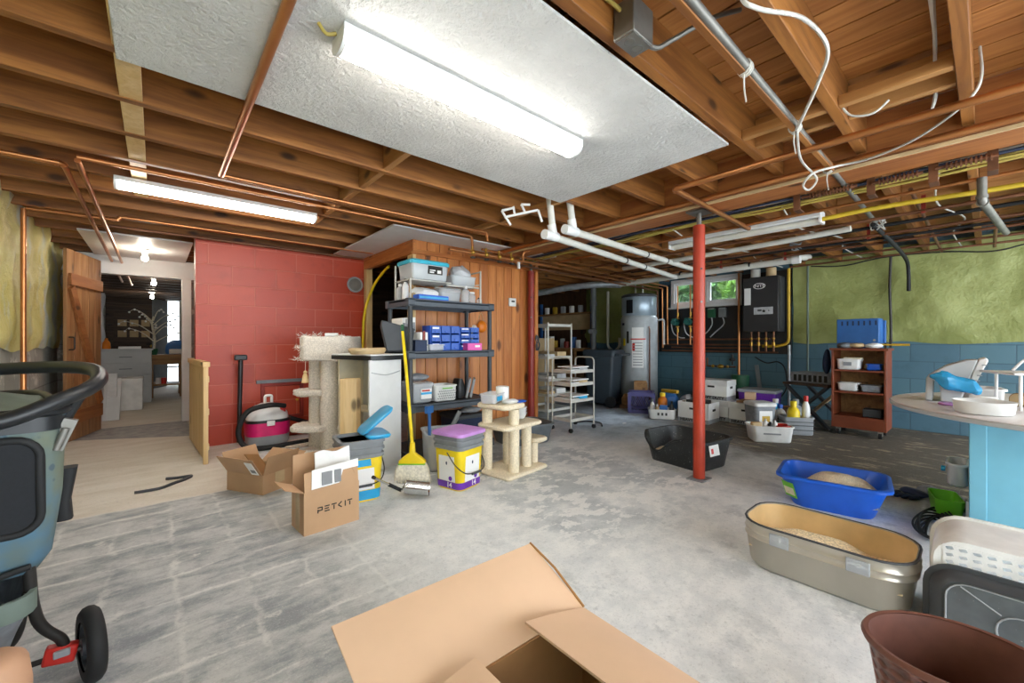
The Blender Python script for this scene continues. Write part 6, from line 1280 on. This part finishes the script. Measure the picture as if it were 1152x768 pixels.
tag(place(tub(MB(),.26,.18,.075,.85,.05).build('white_tray','white_plastic',smooth=50),(3.88,.02,T),10), 'white open tray behind the round dish', 'tray')
ht = thing('hanging_bin','white plastic bin clipped to the side of the blue table base','bin',(3.76,.118,.17)); tub(MB(),.26,.105,.14,.82,.04).build('body','white_plastic', ht, smooth=50); MB().cyl((-.09,.05,.10),(-.09,.068,.10),.016).build('clip','sky_plastic', ht); MB().bx(-.08,-.056,.10,.08,-.050,.155).build('hook','white_plastic', ht)
gbn = thing('dustpan_box','bright green dust box lying beside the blue table base','box',(3.62,.165,0),12); MB().loft([rrect(.20,.10,.02,.01),rrect(.24,.125,.025,.12)],True,False).build('body','green_plastic', gbn, smooth=50, solid=.005); MB().bx(-.10,-.072,.055,.06,-.066,.07).build('slot','dark_green', gbn); MB().bx(-.135,-.075,.0,-.125,-.06,.135).build('upright','white_plastic', gbn)
sk_ = thing('blue_glove','dark blue and grey glove on the dark floor by the green box','glove',(3.93,.30,.0),60)
def blob(name, d, mat, par, loc, seed, amp=.12):
    mb = MB().sphere((0,0,d[2]/2),.5,16,d)
    for v in mb.bm.verts: v.co += Vector(noise.noise_vector(v.co*20+Vector((seed,0,0))))*min(d)*amp
    o = mb.build(name, mat, par, smooth=70); o.location = loc; return o
blob('palm',(.16,.10,.055),'navy',sk_,(0,.05,0),1); blob('cuff',(.14,.11,.06),'cloth_grey',sk_,(-.0,-.09,.0),2)
for k in range(4): blob('finger',(.03,.09,.032),'navy',sk_,(-.055+.036*k,.13+.012*(k%3),.0),5+k)
hc = MB(); rnd = random.Random(2)
for k in range(9): hc.tube([((.15+.012*k)*math.cos(a)*1.15+.01*math.sin(3*a+k), (.045+.005*k)*math.sin(a)+.008*math.cos(2*a+k), .009+.005*k+.006*math.sin(2*a+k)) for a in [2*PI*i/40 for i in range(40)]], .0055, 7, True)
tag(place(hc.build('hose_coil','black_rubber',smooth=60),(3.27,.185,0),0), 'black hose coiled on the floor by the blue table base', 'hose')

# ------------------------------------------------------------------ baskets in the near corner
lb_ = thing('laundry_basket','white perforated laundry basket tipped on its side behind the dark tray','basket',(2.17,-.16,0)); lb_.rotation_euler = (0,0,0)
def holed(W, H, z0, y0):
    """perforated panel: strips and slots around a staggered grid of slanted holes"""
    mb = MB(); ny, nz = 16, 12; dy, dz = W/ny, H/nz; mm = {}
    for j in range(nz):
        for i in range(ny):
            y, z = y0-W/2+i*dy, z0+j*dz; s = (.3*dy if j % 2 else 0)
            o_ = [(0,y,z),(0,y+dy,z),(0,y+dy,z+dz),(0,y,z+dz)]
            c = (y+dy*.5, z+dz*.5); k = []
            for a, b in ((-.36,-.14),(.22,-.28),(.36,.14),(-.22,.28)): k.append((0, c[0]+a*dy, c[1]+b*dz*1.0))
            mb.add(o_+k, [(0,1,5,4),(1,2,6,5),(2,3,7,6),(3,0,4,7)])
    bmesh.ops.remove_doubles(mb.bm, verts=mb.bm.verts, dist=.0004)
    return mb
pnl = holed(.53,.30,.022,0).build('perforated_base','white_plastic', lb_, solid=.005); pnl.location = (-.012,0,0)
def yz(L, H, r, x, cz): return [(x, a, cz+b) for a, b, _ in rrect(L,H,r)]
MB().loft([yz(.53,.30,.03,-.012,.172),yz(.58,.335,.08,-.012,.172),yz(.595,.345,.09,.0,.172),yz(.605,.345,.09,.24,.176),yz(.63,.355,.10,.24,.181),yz(.63,.355,.10,.25,.181),yz(.59,.335,.09,.25,.176),yz(.57,.33,.075,.01,.172),yz(.53,.30,.03,-.006,.172)],False,False).build('shell','white_plastic', lb_, smooth=55)
gt_ = thing('dark_tray','dark grey dusty tray standing on edge against the laundry basket','tray',(2.045,-.155,0)); gt_.rotation_euler = (0,R(9),0); gt_.scale = (1,1,.87)
MB().loft([yz(.60,.30,.09,.075,.152),yz(.62,.31,.09,.07,.155),yz(.62,.31,.09,.055,.155),yz(.585,.28,.08,.055,.155),yz(.56,.255,.07,.015,.155),yz(.52,.225,.06,.002,.155)],False,False).build('rim','dark_grey', gt_, smooth=50)
MB().loft([yz(.585,.28,.08,.056,.155),yz(.555,.25,.07,.020,.155),yz(.50,.21,.06,.012,.155)],False,True).build('pan','grey_lid', gt_, smooth=50)
MB().loft([yz(.60,.29,.09,.07,.155),yz(.60,.29,.09,.066,.155)],True,True).build('back','grey_lid', gt_)
rb_ = MB()
rb_.tube([(.010,a*.0+p[1],p[2]) for p in yz(.27,.13,.06,0,.13) for a in (0,)],.003,6,True); rb_.tube([(.010,p[1],p[2]) for p in yz(.50,.205,.06,0,.155)],.003,6,True)
for s in (-1,1): rb_.tube([(.010,s*.125,.185),(.010,s*.215,.245)],.003,6)
rb_.build('rib_lines','grey_plastic', gt_)
wv = thing('waste_basket','brown woven plastic waste basket with an oval opening','basket',(1.395,.045,0),-58)
prof = [(.100,0),(.106,.006),(.150,.322),(.157,.324),(.160,.332),(.156,.339),(.149,.337),(.144,.322),(.100,.012),(.002,.010)]
wo_ = MB(); wo_.lathe(prof[:3],n=56,sx=1.08,sy=.9,cap1=False); wo_.build('wall','weave', wv, smooth=50)
MB().lathe([(.147,.320),(.158,.323),(.161,.331),(.156,.339),(.147,.337)],n=56,sx=1.08,sy=.9,cap0=False,cap1=False).build('rim','brown_weave', wv, smooth=60); MB().loft([[(r*1.08*math.cos(2*PI*i/56),r*.9*math.sin(2*PI*i/56),z) for i in range(56)] for r,z in ((.148,.335),(.144,.30),(.104,.014))],False,True).build('inside','brown_weave', wv, smooth=60)
# big open carton in front
bc = thing('shipping_carton','large open brown carton with wide flaps right before the viewer','box',(.545,.43,0),-1.5)
L, W, H, t_ = .535,.50,.375,.006; x, y = L/2, W/2
MB().bx(-x,-y,0,x,y,t_).bx(-x,-y,t_,x,-y+t_,H).bx(-x,y-t_,t_,x,y,H).bx(-x,-y+t_,t_,-x+t_,y-t_,H).bx(x-t_,-y+t_,t_,x,y-t_,H).build('body','card_shade', bc)
def flap(q, nm, mat='card_light', n=10, bow=.012):
    a, b, c, d = map(Vector, q); nn = (b-a).cross(d-a).normalized()
    def f(u, v):
        p = (a*(1-u)+b*u)*(1-v)+(d*(1-u)+c*u)*v
        return tuple(p+nn*bow*math.sin(PI*v)*math.sin(PI*u*.9+.1))
    return MB().grid(f, n, n).build(nm, mat, bc, smooth=80, solid=.005)
flap([(-x+.0,y,H),(x-.0,y,H),(x+.015,y+.215,H+.075),(-x-.005,y+.235,H+.062)],'flap')
flap([(x,-y,H),(x,y-.004,H),(x-.20,y-.008,H+.052),(x-.195,-y,H+.06)],'flap'); flap([(-x,y-.008,H),(-x,-y,H),(-x+.205,-y,H+.045),(-x+.20,y-.012,H+.042)],'flap')
flap([(x,-y,H),(-x,-y,H),(-x,-y-.21,H+.05),(x,-y-.21,H+.05)],'flap')
MB().tube([(x+.003,y-.002,H+.002),(x+.012,y+.11,H+.05),(x+.016,y+.216,H+.077)],.0035,5).build('torn_edge','card_edge', bc); MB().bx(.10,-.2,t_,.24,-.05,.08).build('inner_flap','card', bc)
